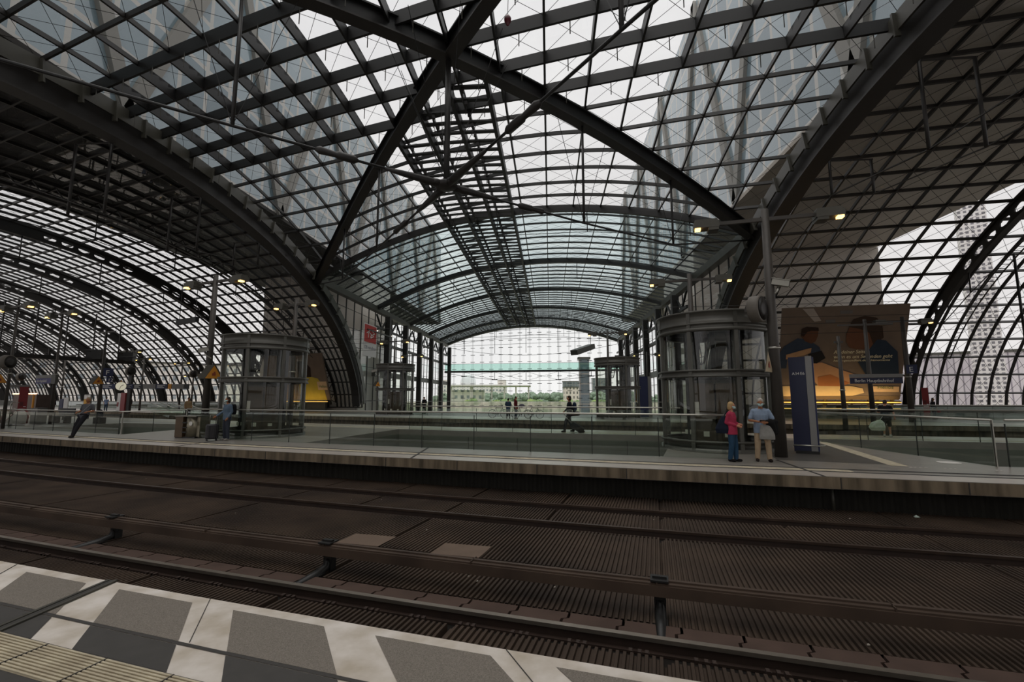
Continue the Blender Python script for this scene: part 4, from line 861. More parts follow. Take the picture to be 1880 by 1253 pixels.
p = gnd(118, 36); k = thing('notice_board', 'white slanted notice boards on the platform at far left', 'notice board', tuple(p), hd(-45)); MB().box((-.3, 0, 1.1), (.45, .06, 1.0)).build('blue_sheet', blue, k); MB().box((.35, 0, 1.15), (.6, .06, 1.1)).build('white_sheet', wht, k); MB().box((0, .05, .3), (.1, .1, .6)).build('leg', steel_nb, k)
p = gnd(63, 50); k = thing('shop_kiosk', 'low lit shop kiosk with a warm strip light at far left', 'kiosk', tuple(p), hd(-60)); MB().box((0, 0, 1.0), (5, 1.5, 2.0)).build('body', mat('kiosk brown', '#5a4a42', .6, 0, .3, 2), k); MB().box((0, -.8, 2.1), (5, .1, .12)).build('light_strip', mat('warm strip light', '#ffc9a0', .5, emit=2), k)
p = gnd(60, 40); k = thing('yellow_post', 'slim yellow post right of the red column at left', 'post', tuple(gnd(62, 36)), 0); MB().tube([(0, 0, 0), (0, 0, 1.9)], .07, 8).build('pole', yel, k)
p = at(350, 804); bn = thing('litter_bin', 'squat steel and brown recycling bin left of the left lift', 'litter bin', tuple(p), hd(-21)+.1)
bs = mat('bin steel', '#8f8876', .35, .7, .15, 4)
MB().box((-.33, 0, .46), (.42, .62, .86)).build('brown_body', mat('bin brown', '#5a4630', .5, 0, .2, 3), bn); MB().lathe([(.32, .06), (.32, .9)], (.2, 0, 0), 24).build('steel_drum', bs, bn); MB().box((.38, .1, .46), (.5, .5, .86)).build('steel_body', bs, bn); MB().box((.03, 0, .92), (1.2, .68, .05)).build('lid', mat('bin lid', '#7d7a70', .4, .5), bn)
for z in (.25, .45, .65): MB().box((.0, -.33, z), (.24, .02, .05)).build('slot', steel_blk, bn)
disc(.09, .335, .345, 'round_sticker', wht, bn).location = (.35, 0, .62); MB().box((0, 0, .03), (1.1, .55, .06)).build('plinth', steel_blk, bn)

# ------------------------------------------------------------------ billboards
def pr2(pts, y, name, m_, root, t=.02):
    n = len(pts); b = MB(); b.add([(x, y, z) for x, z in pts]+[(x, y+t, z) for x, z in pts], [tuple(range(n)), tuple(range(n, 2*n))[::-1]]+[(i, n+i, n+(i+1) % n, (i+1) % n) for i in range(n)]); return b.build(name, m_, root)
def upx(px, w, z=1.5):
    lo, hi = -150., 60.
    def f(u): P = T(u, w, z); y = -P[0]*math.sin(YAW)+P[1]*math.cos(YAW); x = P[0]*math.cos(YAW)+P[1]*math.sin(YAW); return CX+FPX/math.cos(PITCH)*x/max(y, .1) if y > .1 else 9e9
    for _ in range(60):
        m_ = (lo+hi)/2
        if f(m_) < px: lo = m_
        else: hi = m_
    return lo
ua, ub = upx(1428, 44.8), upx(1652, 44.8); A_, B_ = T(ua, 44.8), T(ub, 44.8); WD = float(np.linalg.norm(B_-A_)); Db = math.hypot(*((A_+B_)/2)[:2])
BH = 7.9; Z0 = 1.55
bb_ = thing('hospital_billboard', 'huge dim hospital billboard with two staff over a patient, under the right glass roof', 'billboard', (float((A_[0]+B_[0])/2), float((A_[1]+B_[1])/2), Z0), math.atan2(B_[1]-A_[1], B_[0]-A_[0])); bb_.rotation_euler[0] = R(20)
def q5(*pts):
    out = []
    for x, y in pts:
        t = (y-120)/(1140-120); xl = 200-90*t; xr = 1635-235*t; yt = 155-(x-200)/1440*65; yb = 1150-(x-110)/1290*20
        out.append(((x-xl)/(xr-xl)*WD-WD/2, (yb-y)/(yb-yt)*BH))
    return out
sh = lambda n, c: mat(n, c, .8, 0, .12, 1.5, spec=.2)
MB().box((0, .12, BH/2), (WD, .2, BH)).build('panel', sh('billboard beige wall', '#6f5f51'), bb_)
pr2(q5((430, 155), (560, 150), (640, 280), (560, 290)), -.005, 'picture_ceiling_light', sh('picture pale', '#a3968a'), bb_)
pr2(q5((690, 270), (800, 262), (800, 300), (690, 300)), -.005, 'picture_fixture', sh('picture grey', '#66615c'), bb_); pr2(q5((860, 170), (1000, 165), (1000, 200), (860, 205)), -.005, 'picture_fixture', sh('picture grey', '#66615c'), bb_)
pr2(q5((140, 640), (200, 560), (360, 470), (470, 480), (600, 560), (620, 640), (560, 690), (500, 640), (480, 600), (240, 650), (215, 800), (120, 800)), -.02, 'picture_doctor_shirt', sh('picture blue shirt', '#333c49'), bb_)
pr2(q5((400, 440), (420, 380), (470, 350), (560, 350), (600, 380), (590, 440), (560, 500), (510, 525), (440, 500)), -.03, 'picture_doctor_face', sh('picture brown skin', '#5d3c29'), bb_); pr2(q5((400, 440), (410, 370), (470, 345), (600, 350), (605, 385), (520, 385), (470, 400), (430, 450)), -.04, 'picture_doctor_hair', sh('picture dark hair', '#2e2018'), bb_)
pr2(q5((220, 650), (430, 590), (510, 570), (500, 620), (430, 650), (215, 700)), -.045, 'picture_doctor_arm', sh('picture forearm', '#a9835f'), bb_)
pr2(q5((910, 420), (960, 330), (1060, 300), (1180, 330), (1210, 480), (1150, 580), (1000, 580), (930, 560), (900, 500)), -.03, 'picture_nurse_face', sh('picture skin', '#66432f'), bb_)
pr2(q5((940, 340), (1000, 260), (1130, 220), (1260, 240), (1310, 330), (1310, 450), (1240, 500), (1190, 520), (1160, 400), (1060, 360)), -.04, 'picture_nurse_hair', sh('picture light brown hair', '#3a2b20'), bb_)
pr2(q5((1160, 560), (1240, 470), (1330, 480), (1440, 600), (1420, 890), (1180, 890), (1080, 860), (1010, 720)), -.05, 'picture_nurse_shirt', sh('picture navy shirt', '#28323f'), bb_)
pr2(q5((490, 740), (620, 730), (800, 800), (1000, 870), (1050, 900), (900, 960), (560, 990), (490, 900)), -.02, 'picture_patient', sh('picture patient gown', '#b98a63'), bb_); pr2(q5((560, 890), (700, 860), (900, 950), (820, 990), (560, 990)), -.035, 'picture_patient_skin', sh('picture warm skin', '#a2653a'), bb_)
pr2(q5((470, 640), (620, 600), (660, 680), (560, 740), (480, 740)), -.03, 'picture_device', sh('picture black device', '#1f1d1d'), bb_)
pr2(q5((110, 1000), (480, 985), (900, 985), (1030, 1010), (1040, 1060), (900, 1100), (480, 1110), (115, 1130)), -.03, 'picture_bed_sheet', sh('picture cream sheet', '#c9ab7b'), bb_); pr2(q5((115, 1115), (480, 1105), (930, 1095), (1390, 1090), (1390, 1135), (115, 1150)), -.035, 'picture_bed_frame', sh('picture bed frame', '#6d5a44'), bb_)
pr2(q5((1090, 985), (1410, 985), (1400, 1045), (1090, 1048)), -.04, 'logo_panel', sh('logo panel cream', '#c9a780'), bb_)
cream = mat('headline cream', '#d8cba8', .7)
for s_, x, y, sz in (('An deiner Seite,', 750, 630, .42), ('wenn es um Sekunden geht', 742, 682, .42), ('helios-gesundheit.de/echtmomente', 740, 716, .24)):
    a = q5((x, y))[0]; wd = q5((x+(355 if sz > .4 and s_[0] == 'A' else 625 if sz > .4 else 600), y))[0][0]-a[0]; text(s_, sz, cream, bb_, (a[0], -.075, a[1]), name='headline', shear=.15, width=wd)
a = q5((1180, 1012))[0]; text('Helios', .42, mat('logo green', '#5d6a3a', .7), bb_, (a[0], -.06, a[1]), name='logo', width=q5((1340, 1012))[0][0]-a[0])
fr = MB(); fr.box((0, .3, -.35), (WD+.4, .2, .25))
for x in np.linspace(-WD/2+.4, WD/2-.4, 6): fr.box((x, .3, -.6), (.2, .2, 1.2))
fr.build('support_frame', mat('yellowish steel frame', '#6d5a38', .5), bb_)
tube_m = mat('warm tube light', '#f0c060', .5, emit=.7)
for k in range(2):
    o = MB().beam((-WD/2+.2, -.6, -.05-.55*k), (WD/2-.2, -.6, -.05-.55*k), .07, .06).build('light_rail', tube_m, bb_); o['label'] = 'glowing warm yellow light rail'
la = bpy.data.lights.new('billboard washer', 'AREA'); la.shape = 'RECTANGLE'; la.size = WD-1; la.size_y = .2; la.energy = 55; la.color = (1, .72, .36); lo = bpy.data.objects.new('billboard_lamp', la); COL.objects.link(lo); lo.parent = bb_; lo.location = (0, -.9, .1); lo.rotation_euler = (R(130), 0, 0)

ua, ub = upx(500, 46.2), upx(607, 46.2); A2, B2 = T(ua, 46.2), T(ub, 46.2); W2 = float(np.linalg.norm(B2-A2)); H2 = 6.0
ad = thing('hospital_billboard', 'dim yellow brown hospital billboard seen behind the left lift and girder', 'billboard', (float((A2[0]+B2[0])/2), float((A2[1]+B2[1])/2), 1.4), math.atan2(B2[1]-A2[1], B2[0]-A2[0])); ad.rotation_euler[0] = R(18)
MB().box((0, .1, H2/2), (W2, .2, H2)).build('panel', sh('billboard beige wall', '#6f5f51'), ad); E2 = lambda *p: [(x*W2-W2/2, z*H2) for x, z in p]
pr2(E2((.5, 0), (.95, 0), (.93, .3), (.86, .47), (.7, .52), (.55, .45)), -.02, 'picture_yellow_shirt', sh('picture yellow', '#b29b3a'), ad); pr2(E2((.55, .5), (.76, .5), (.78, .7), (.7, .85), (.58, .85)), -.03, 'picture_hair', sh('picture dark hair', '#2e2018'), ad); pr2(E2((.84, .22), (.99, .22), (.99, .4), (.84, .4)), -.03, 'logo_panel', sh('logo panel cream', '#c9a780'), ad)
text('Helios', .5, mat('logo green', '#5d6a3a'), ad, (W2*.36, -.05, H2*.27), name='logo'); MB().beam((-W2/2, -.5, -.05), (W2/2, -.5, -.05), .08, .06).build('light_rail', tube_m, ad)
la = bpy.data.lights.new('billboard washer', 'AREA'); la.shape = 'RECTANGLE'; la.size = W2-1; la.size_y = .2; la.energy = 22; la.color = (1, .72, .36); lo = bpy.data.objects.new('billboard_lamp', la); COL.objects.link(lo); lo.parent = ad; lo.location = (0, -.9, .1); lo.rotation_euler = (R(130), 0, 0)
# red and white banner on the left hall wall
a, b = far(667, 625, 50), far(691, 628, 53.5); bw = (b-a).length; bn = thing('hanging_banner', 'red and white banner with a white outline logo on the left hall wall', 'banner', tuple((a+b)/2-Vector((0, 0, 1.75))), math.atan2(b.y-a.y, b.x-a.x)); bh = 3.6
MB().box((0, 0, bh/2), (bw, .06, bh)).build('cloth', mat('banner white', '#cfc9c6', .8), bn); MB().box((0, -.035, bh*.7), (bw*.9, .02, bh*.54)).build('red_field', mat('banner red', '#b23a36', .8), bn)
lg = MB()
for p_, q_ in (((-.5, .62), (.0, .92)), ((0, .92), (.5, .7)), ((.5, .7), (.0, .45)), ((-.3, .75), (.1, .55)), ((-.3, .75), (-.3, .3)), ((0, .45), (0, .3)), ((0, .3), (.4, .5))): lg.beam((p_[0]*bw*.6, -.06, bh*.45+p_[1]*bh*.42), (q_[0]*bw*.6, -.06, bh*.45+q_[1]*bh*.42), .03, .09)
lg.build('logo_outline', wht, bn); text('DB mindbox', .55, mat('banner grey text', '#6d6a72', .7), bn, (-bw*.42, -.035, bh*.22), width=bw*.84); MB().beam((-bw*.3, -.15, bh*.82), (bw*1.6, -.15, bh*.82), .12, .12).build('support_arm', steel, bn)
for k, (X, y) in enumerate(((XL+.7, 60.5), (XL+.7, 66), (XL+.7, 74), (XL+.7, 84), (XL+.7, 95), (XR-.7, 60), (XR-.7, 72), (XR-.7, 86))):
    o = thing('spotlight', 'small white spotlight under the eaves of the hall, %s' % ('left side, %s from the front' % ORD[k] if k < 5 else 'right side, %s from the front' % ORD[k-5]), 'spotlight', (X, y, 10.72)); MB().lathe([(.1, 0), (.16, .34)], (0, 0, 0), 10).build('can', steel_blk, o); MB().ell((0, 0, -.03), (.12, .12, .06), 8, 6).build('bulb', mat('white spot glow', '#fff3dd', .5, emit=3), o)
# signal gantry across the tracks at far left
a_, b_ = gnd(238, 52), gnd(-60, 40); gt = thing('signal_gantry', 'long dark gantry beam with upright posts crossing the tracks at far left', 'gantry', tuple(a_)); d_ = b_-a_
MB().beam((0, 0, 5.6), d_+Vector((0, 0, 5.6)), .35, .4).build('beam', steel_brown, gt); MB().beam((0, 0, 6.5), d_+Vector((0, 0, 6.5)), .06, .06).build('guard_rail', steel_brown, gt)
for i in range(11): q = d_*(.03+.094*i); MB().beam((q.x, q.y, 5.7), (q.x, q.y, 10.5 if i % 2 else 6.6), .09, .09, (1, 0, 0)).build('post', steel_brown, gt)
for i in (0, 2): q = d_*(.05+.12*i); MB().box((q.x, q.y, 6.2), (1.3, .8, 1.0), .4).build('equipment_box', steel_blk, gt)
for t_ in (0, 1): q = d_*t_; MB().beam((q.x, q.y, 0), (q.x, q.y, 5.6), .3, .3, (1, 0, 0)).build('leg', steel_brown, gt)
a_, b_ = far(327, 585, 42), far(361, 595, 40); hb = thing('hanging_display', 'dark long box hanging under the left glass roof', 'display', tuple((a_+b_)/2), math.atan2(b_.y-a_.y, b_.x-a_.x)); L2 = (b_-a_).length; MB().box((0, 0, 0), (L2, .3, .42)).build('case', steel_blk, hb)
for x in (-L2*.4, L2*.4): MB().tube([(x, 0, .2), (x, 0, 3.6)], .03, 5).build('hanger', steel_brown, hb)
# ladder gantry along the right roof
lad = thing('maintenance_ladder', 'curved maintenance ladder following the right glass roof', 'ladder', tuple(T(29.2, 46, 0))); o3 = np.array(lad.location); wl_ = np.linspace(47.2, 22, 90)
for s in (0, .62): P = T(np.full_like(wl_, 28.9+s), wl_-.6, np.maximum(zew(wl_)-.7, .1))-o3; MB().tube(P, .05, 5).build('side_rail', steel_blk, lad)
rg = MB()
for w in np.interp(np.arange(0, 34, .42), np.concatenate([[0], np.cumsum(np.hypot(np.diff(wl_), np.diff(zew(wl_))))]), wl_): z = max(float(zew(w))-.7, .1); rg.tube([T(28.9, w-.6, z)-o3, T(29.52, w-.6, z)-o3], .025, 4)
rg.build('rungs', steel_blk, lad)
for k, w in enumerate((27.7, 32.0)):
    uu = np.arange(-150, 60, 3.); c = thing('contact_wire', 'thin overhead contact wire above the %s track of the second pit' % ('front' if k == 0 else 'rear'), 'wire', tuple(T(0, w, 5.6))); o3 = np.array(c.location)
    MB().tube(T(uu, np.full_like(uu, w), 5.6)-o3, .012, 4).build('wire', steel_blk, c); MB().tube(T(uu, np.full_like(uu, w), 6.9-.35*np.sin((uu % 40)/40*math.pi))-o3, .012, 4).build('carrier_wire', steel_blk, c)
for k, u in enumerate((30, -58, -98)):
    c = thing('catenary_arm', 'slanting overhead line arm %s' % ['at the right roof arch', 'beyond the left lift', 'at the far left'][k], 'bracket', tuple(T(u, 33.8, 6.2))); o3 = np.array(c.location); MB().tube([T(u, 40, 7.6)-o3, T(u-.5, 31, 6.0)-o3], .04, 6).build('stay_tube', steel_blk, c); MB().tube([T(u, 40, 6.2)-o3, T(u-.5, 31, 6.0)-o3], .04, 6).build('arm_tube', steel_blk, c); MB().tube([T(u, 40, 5.6)-o3, T(u, 40, 12)-o3], .08, 6).build('drop_post', steel_blk, c)
# red ornament hanging under the vault
p = far(932, 38, 17.5); o = thing('red_balloon', 'small dark red balloon stuck under the vault, top centre', 'balloon', tuple(p)); MB().lathe([(.01, -.25), (.06, -.2), (.14, -.02), (.15, .1), (.1, .2), (.02, .25)], (0, 0, 0), 14).build('skin', mat('balloon red', '#5a1a24', .4), o); MB().tube([(0, 0, .25), (.02, 0, .95)], .012, 4).build('ribbon', blk, o)
# ------------------------------------------------------------------ people
def blob(items, name, m, parent, vox=.014, smooth=3, hard=False):
    b = MB()
    for it in items:
        if it[0] == 'c':
            p, q = Vector(it[1]), Vector(it[2]); r0, r1 = it[3], it[4]; d = (q-p); L_ = d.length
            d = d/L_ if L_ > 1e-6 else Vector((0, 0, 1))
            b.tube([p-d*r0*.97, p-d*r0*.7, p, q, q+d*r1*.7, q+d*r1*.97], [r0*.25, r0*.71, r0, r1, r1*.71, r1*.25], 12)
        elif it[0] == 'e': b.ell(it[1], it[2], 14, 10, it[3] if len(it) > 3 else None)
        elif it[0] == 'l':
            rows = it[1]; n = 18; vs = []
            for cx, cy, z, rx, ry in rows:
                for i in range(n): a = 2*math.pi*i/n; vs.append((cx+rx*math.cos(a), cy+ry*math.sin(a), z))
            k = len(rows); fs = [(j*n+i, j*n+(i+1) % n, (j+1)*n+(i+1) % n, (j+1)*n+i) for j in range(k-1) for i in range(n)]
            if rows[0][2] > rows[-1][2]: fs = [f[::-1] for f in fs]; fs += [tuple(range(n)), tuple((k-1)*n+i for i in range(n))[::-1]]
            else: fs += [tuple(range(n))[::-1], tuple((k-1)*n+i for i in range(n))]
            b.add(vs, fs, True)
    me = b.mesh(name); o = bpy.data.objects.new(name, me); COL.objects.link(o)
    md = o.modifiers.new('r', 'REMESH'); md.mode = 'VOXEL'; md.voxel_size = vox; md.use_smooth_shade = True
    sm = o.modifiers.new('s', 'SMOOTH'); sm.factor = .5; sm.iterations = smooth
    bpy.context.view_layer.update(); me2 = bpy.data.meshes.new_from_object(o.evaluated_get(bpy.context.evaluated_depsgraph_get())); bpy.data.objects.remove(o)
    me2.name = name; me2.materials.clear(); me2.materials.append(m); me2.polygons.foreach_set('use_smooth', [True]*len(me2.polygons))
    o = bpy.data.objects.new(name, me2); COL.objects.link(o); o.parent = parent; return o
SK = {'light': mat('skin light', '#b98468', .55, spec=.3), 'tan': mat('skin tan', '#9c6a4c', .55, spec=.3)}
def cloth(c): return mat('cloth '+c, c, .85, 0, .15, 14, bump=.1, spec=.2)
def person(label, loc, rz, H=1.72, top='#666666', bottom='#333333', shoes='#1c1a1a', hair='#2a211b', skin='light', sleeve='long', shorts=False, hairstyle='short', pose=None, mask=None, fine=False, topname='jacket', skirt=0., tilt=0., head=(0, 0), slim=1., hood=False):
    s = H/1.75; vox = .011 if fine else .017; J = dict(pel=(0, 0, .94), chest=(0, 0, 1.28), neck=(0, .01, 1.47), head=(0, -.02, 1.63), lsh=(.185, .01, 1.41), rsh=(-.185, .01, 1.41), lel=(.23, .03, 1.14), rel=(-.23, .03, 1.14), lwr=(.24, -.06, .91), rwr=(-.24, -.06, .91), lkn=(.1, -.02, .5), rkn=(-.1, -.02, .5), lan=(.11, .02, .085), ran=(-.11, .02, .085), lhip=(.09, 0, .93), rhip=(-.09, 0, .93))
    if pose: J.update(pose)
    J = {k: Vector(v)*s for k, v in J.items()}; lean = J['chest']-J['pel']
    root = thing('person', label, 'person', loc, rz); root.rotation_euler[1] = tilt
    if tilt: root.rotation_mode = 'ZYX'; root.rotation_euler = (0, tilt, rz); root.rotation_mode = 'XYZ'
    V = lambda v: Vector(v)*s; hd_ = J['head']; nk = J['neck']; ch = J['chest']; pl = J['pel']
    def torso(g, sl=slim):
        mid = pl*.45+ch*.55
        return ('l', [(pl.x, pl.y, pl.z-.10*s, (.145*sl+g)*s, (.115+g)*s), (pl.x, pl.y, pl.z, (.165*sl+g)*s, (.125+g)*s), (mid.x, mid.y, mid.z, (.145*sl+g)*s, (.105+g)*s), (ch.x, ch.y, ch.z, (.172*sl+g)*s, (.115+g)*s), (nk.x*.7+ch.x*.3, nk.y*.7+ch.y*.3, 1.40*s if not pose or 'neck' not in pose else nk.z-.07*s, (.165*sl+g)*s, (.09+g)*s), (nk.x, nk.y, nk.z, (.07+g)*s, (.065+g)*s)])
    face = Matrix.Rotation(R(head[0]), 3, 'Z')@Matrix.Rotation(R(head[1]), 3, 'X'); fv = lambda v: hd_+face@V(v)
    body = [torso(0), ('c', nk-V((0, 0, .03)), hd_-V((0, -.01, .06)), .055*s, .05*s), ('e', hd_, V((.074, .092, .112)), face), ('e', fv((0, -.02, -.055)), V((.056, .068, .06)), face), ('c', fv((0, -.088, .012)), fv((0, -.108, -.022)), .008*s, .014*s), ('e', fv((.074, .008, -.01)), V((.012, .022, .032)), face), ('e', fv((-.074, .008, -.01)), V((.012, .022, .032)), face), ('c', fv((-.03, -.086, .022)), fv((.03, -.086, .022)), .011*s, .011*s), ('c', fv((-.018, -.088, -.05)), fv((.018, -.088, -.05)), .009*s, .009*s)]
    for sd, sg in (('l', 1), ('r', -1)):
        sh, el, wr = J[sd+'sh'], J[sd+'el'], J[sd+'wr']; body += [('c', sh-V((sg*.03, 0, .045)), el, .046*s, .04*s), ('c', el, wr, .04*s, .027*s)]
        d = (wr-el).normalized(); fw = J.get(sd+'hand', None); d2 = fw.normalized() if fw is not None else (d+Vector((0, -.12, -.1))).normalized(); pm = wr+d2*.055*s; side = d2.cross(Vector((sg, 0, 0)));
        if side.length < .2: side = d2.cross(Vector((0, 1, 0)))
        side.normalize(); body.append(('c', wr+d2*.015*s, wr+d2*.08*s, .028*s, .034*s)); curl = Vector((-sg, 0, 0))*.35+d2
        for k in range(4):
            off = side*((k-1.5)*.019*s); ln = (.036, .042, .04, .03)[k]*s; a = wr+d2*.085*s+off; b = a+d2*ln; c_ = b+curl.normalized()*ln*.85; body += [('c', a, b, .0095*s, .009*s), ('c', b, c_, .009*s, .008*s)]
        a = wr+d2*.03*s-side*.032*s; b = a+(d2*.6-side*.6+Vector((-sg, 0, 0))*.35).normalized()*.04*s; body += [('c', a, b, .0115*s, .01*s), ('c', b, b+d2*.026*s, .01*s, .009*s)]
        hp, kn, an = J[sd+'hip'], J[sd+'kn'], J[sd+'an']; body += [('c', hp, kn, .078*s, .052*s), ('c', kn+V((0, .01, -.09)), kn, .052*s, .05*s), ('c', kn+V((0, .012, -.09)), an, .052*s, .034*s), ('c', an, an+V((sg*.02, -.12, -.05)), .034*s, .028*s)]
    body[0] = torso(-.002)
    blob(body, 'body', SK[skin], root, .0085 if fine else .014, 2)
    tm, bm = cloth(top), cloth(bottom); g = .018
    up = [torso(g), ('e', J['lsh']-V((.03, 0, .025)), V((.066, .062, .062))), ('e', J['rsh']-V((-.03, 0, .025)), V((.066, .062, .062))), ('c', nk-V((-.05, 0, .035)), J['lsh']-V((.04, 0, .01)), .05*s, .052*s), ('c', nk-V((.05, 0, .035)), J['rsh']-V((-.04, 0, .01)), .05*s, .052*s)]
    up[0] = ('l', [(pl.x, pl.y, pl.z-(.06+skirt)*s, (.165*slim+g)*s, (.13+g)*s)]+up[0][1][1:-1]+[(nk.x, nk.y, nk.z-.02*s, .085*s, .08*s)])
    for sd in 'lr':
        sh, el, wr = J[sd+'sh'], J[sd+'el'], J[sd+'wr']
        if sleeve == 'long': up += [('c', sh-V((0, 0, .02)), el, .064*s, .056*s), ('c', el, el+(wr-el)*.93, .056*s, .042*s)]
        else: up += [('c', sh-V((0, 0, .02)), sh+(el-sh)*.78, .066*s, .066*s)]
    if hood: up.append(('e', nk+V((0, .08, -.01)), V((.11, .07, .09))))
    blob(up, topname, tm, root, vox, 3)
    lo = [('l', [(pl.x, pl.y, pl.z+.08*s, (.152*slim+.01)*s, (.118+.01)*s), (pl.x, pl.y, pl.z-.02*s, (.168*slim+.014)*s, (.128+.014)*s), (pl.x, pl.y, pl.z-.13*s, (.155*slim+.012)*s, (.115+.012)*s)])]
    for sd in 'lr':
        hp, kn, an = J[sd+'hip'], J[sd+'kn'], J[sd+'an']
        if shorts: lo += [('c', hp, hp+(kn-hp)*.92, .098*s, .085*s)]
        else: lo += [('c', hp, kn, .102*s, .08*s), ('c', kn, an+V((0, 0, .0)), .08*s, .066*s)]
    blob(lo, 'shorts' if shorts else 'trousers', bm, root, vox, 3)
    for sd, sg in (('l', 1), ('r', -1)):
        an = J[sd+'an']; blob([('c', an+V((0, .02, -.035)), an+V((sg*.02, -.13, -.045)), .05*s, .042*s), ('c', an+V((0, 0, .02)), an+V((0, .01, -.04)), .048*s, .05*s)], 'shoe', cloth(shoes), root, .012, 2)
    hm = mat('hair '+hair, hair, .7, 0, .3, 40, bump=.2, spec=.3); hr = [('e', fv((0, .018, .03)), V((.085, .094, .098)), face), ('e', fv((0, .05, -.02)), V((.078, .062, .08)), face)]
    if hairstyle == 'bob': hr += [('e', fv((.055, .03, -.04)), V((.036, .06, .09)), face), ('e', fv((-.055, .03, -.04)), V((.036, .06, .09)), face), ('e', fv((0, .065, -.06)), V((.075, .045, .07)), face)]
    if hairstyle == 'long': hr += [('e', fv((.05, .04, -.08)), V((.04, .055, .14)), face), ('e', fv((-.05, .04, -.08)), V((.04, .055, .14)), face), ('e', fv((0, .07, -.12)), V((.085, .045, .17)), face)]
    if hairstyle == 'thin': hr = [('e', fv((0, .016, .036)), V((.082, .094, .093)), face), ('e', fv((0, .055, -.03)), V((.079, .05, .06)), face)]
    blob(hr, 'hair', hm, root, .012, 2)
    for x in (-.03, .03):
        b = MB(); b.ell(fv((x, -.087, .008)), V((.011, .006, .007)), 8, 6); b.build('eye', mat('eye dark', '#1d1512', .3), root)
    if not mask: b = MB(); b.ell(fv((0, -.094, -.052)), V((.024, .006, .007)), 8, 6); b.build('mouth', mat('lips', '#7d4a40', .5), root)
    else: blob([('e', fv((0, -.075, -.048)), V((.06, .05, .047)), face), ('c', fv((-.05, -.05, -.03)), fv((.05, -.05, -.03)), .03*s, .03*s)], 'face_mask', mat('mask pale blue', '#a9c4c4', .8), root, .01, 3)
    return root
def bag(name, label, cat, loc, rz, parts, group=None):
    root = thing(name, label, cat, loc, rz, group)
    for nm, m, its, vox in parts: blob(its, nm, m, root, vox, 2)
    return root
def suitcase(label, loc, rz, col, h=.62, tilt=0.):
    root = thing('suitcase', label, 'suitcase', loc, rz); root.rotation_euler[1] = tilt; m = mat('suitcase '+col, col, .5, 0, .15, 6)
    blob([('l', [(0, 0, .07, .2, .12), (0, 0, .12, .23, .15), (0, 0, h-.05, .23, .15), (0, 0, h, .2, .12)])], 'shell', m, root, .015, 2); rb = MB()
    for x in (-.14, -.07, 0, .07, .14): rb.box((x, -.145, h/2+.02), (.018, .03, h*.75)); rb.box((x, .145, h/2+.02), (.018, .03, h*.75))
    rb.build('ribs', m, root)
    for x in (-.16, .16):
        for y in (-.09, .09): MB().tube([(x-.012, y, .035), (x+.012, y, .035)], .035, 10).build('wheel', blk, root)
    MB().tube([(-.1, 0, h), (-.1, 0, h+.36), (.1, 0, h+.36), (.1, 0, h)], .011, 6).build('handle', chrome, root); return root
P2 = lambda px, py: tuple(at(px, py, 0)); F0 = lambda px, py, ex=0: facing(at(px, py, 0), R(ex))

# the couple by the right lift
p = P2(1402, 848); man = person('person with face mask, pale blue tee and beige trousers, looking down at a phone', p, F0(1402, 848, 8), 1.70, '#8b9bb0', '#b59e82', '#2a2220', '#b9b0a6', 'tan', 'short', False, 'thin', dict(lel=(.30, -.03, 1.13), lwr=(.10, -.26, 1.08), rel=(-.29, -.02, 1.13), rwr=(-.09, -.25, 1.10), lhand=(-.8, -.4, .1), rhand=(.8, -.4, .15), lan=(.16, .0, .085), ran=(-.14, .02, .085), lkn=(.135, -.03, .5), rkn=(-.12, -.03, .5), head=(0, -.045, 1.625)), True, True, 'tee_shirt', .1, head=(-6, 14), slim=1.12)
Mz = Matrix.Rotation(man.rotation_euler[2], 3, 'Z'); lw_ = lambda q, r=man, k=1.70/1.75: tuple(Vector(r.location)+Matrix.Rotation(r.rotation_euler[2], 3, 'Z')@(Vector(q)*k))
ph = thing('smartphone', 'dark smartphone held by the person in the pale blue tee', 'phone', lw_((0, -.31, 1.13)), man.rotation_euler[2]); b = MB(); b.box((0, 0, 0), (.15, .075, .012), rot=Matrix.Rotation(R(-35), 3, 'X')); b.build('case', blk, ph); b = MB(); b.box((0, .004, .008), (.135, .065, .004), rot=Matrix.Rotation(R(-35), 3, 'X')); b.build('screen', mat('phone screen', '#2c3138', .15), ph)
bag('folded_jacket', 'black jacket hanging over the forearm of the person in the pale blue tee', 'jacket', lw_((.23, -.13, 1.1)), man.rotation_euler[2], [('cloth', cloth('#161515'), [('c', (-.12, -.07, 0), (.1, 0, .0), .06, .07), ('c', (-.02, -.04, -.02), (.06, -.02, -.26), .1, .07), ('c', (.07, 0, -.02), (.12, .02, -.30), .08, .05), ('c', (-.1, -.06, -.02), (-.06, -.05, -.1), .06, .05)], .014)])
bag('tote_bag', 'pale grey cloth bag hanging from the arm of the person in the pale blue tee', 'bag', lw_((.1, -.2, .62)), man.rotation_euler[2], [('bag_body', cloth('#96948f'), [('l', [(0, 0, 0, .19, .05), (0, 0, .1, .19, .07), (-.01, 0, .33, .15, .05), (-.02, 0, .38, .14, .03)])], .014), ('strap', cloth('#87857f'), [('c', (-.1, 0, .36), (-.02, .02, .5), .012, .012), ('c', (.06, 0, .36), (-.02, .02, .5), .012, .012)], .01)])
p = P2(1347, 848); wo = person('person in a pink cardigan and blue jeans, seen from the side, with blond bob hair', p, F0(1347, 848, 72), 1.60, '#b03a55', '#2d4a63', '#191616', '#c2a272', 'light', 'long', False, 'bob', dict(lel=(.2, .08, 1.14), lwr=(.1, -.15, 1.1), rel=(-.2, .08, 1.14), rwr=(-.1, -.16, 1.06), lan=(.08, -.05, .085), ran=(-.08, .06, .085), lkn=(.09, -.05, .5), rkn=(-.09, .0, .5)), True, True, 'cardigan', .09, head=(8, 4), slim=1.1)
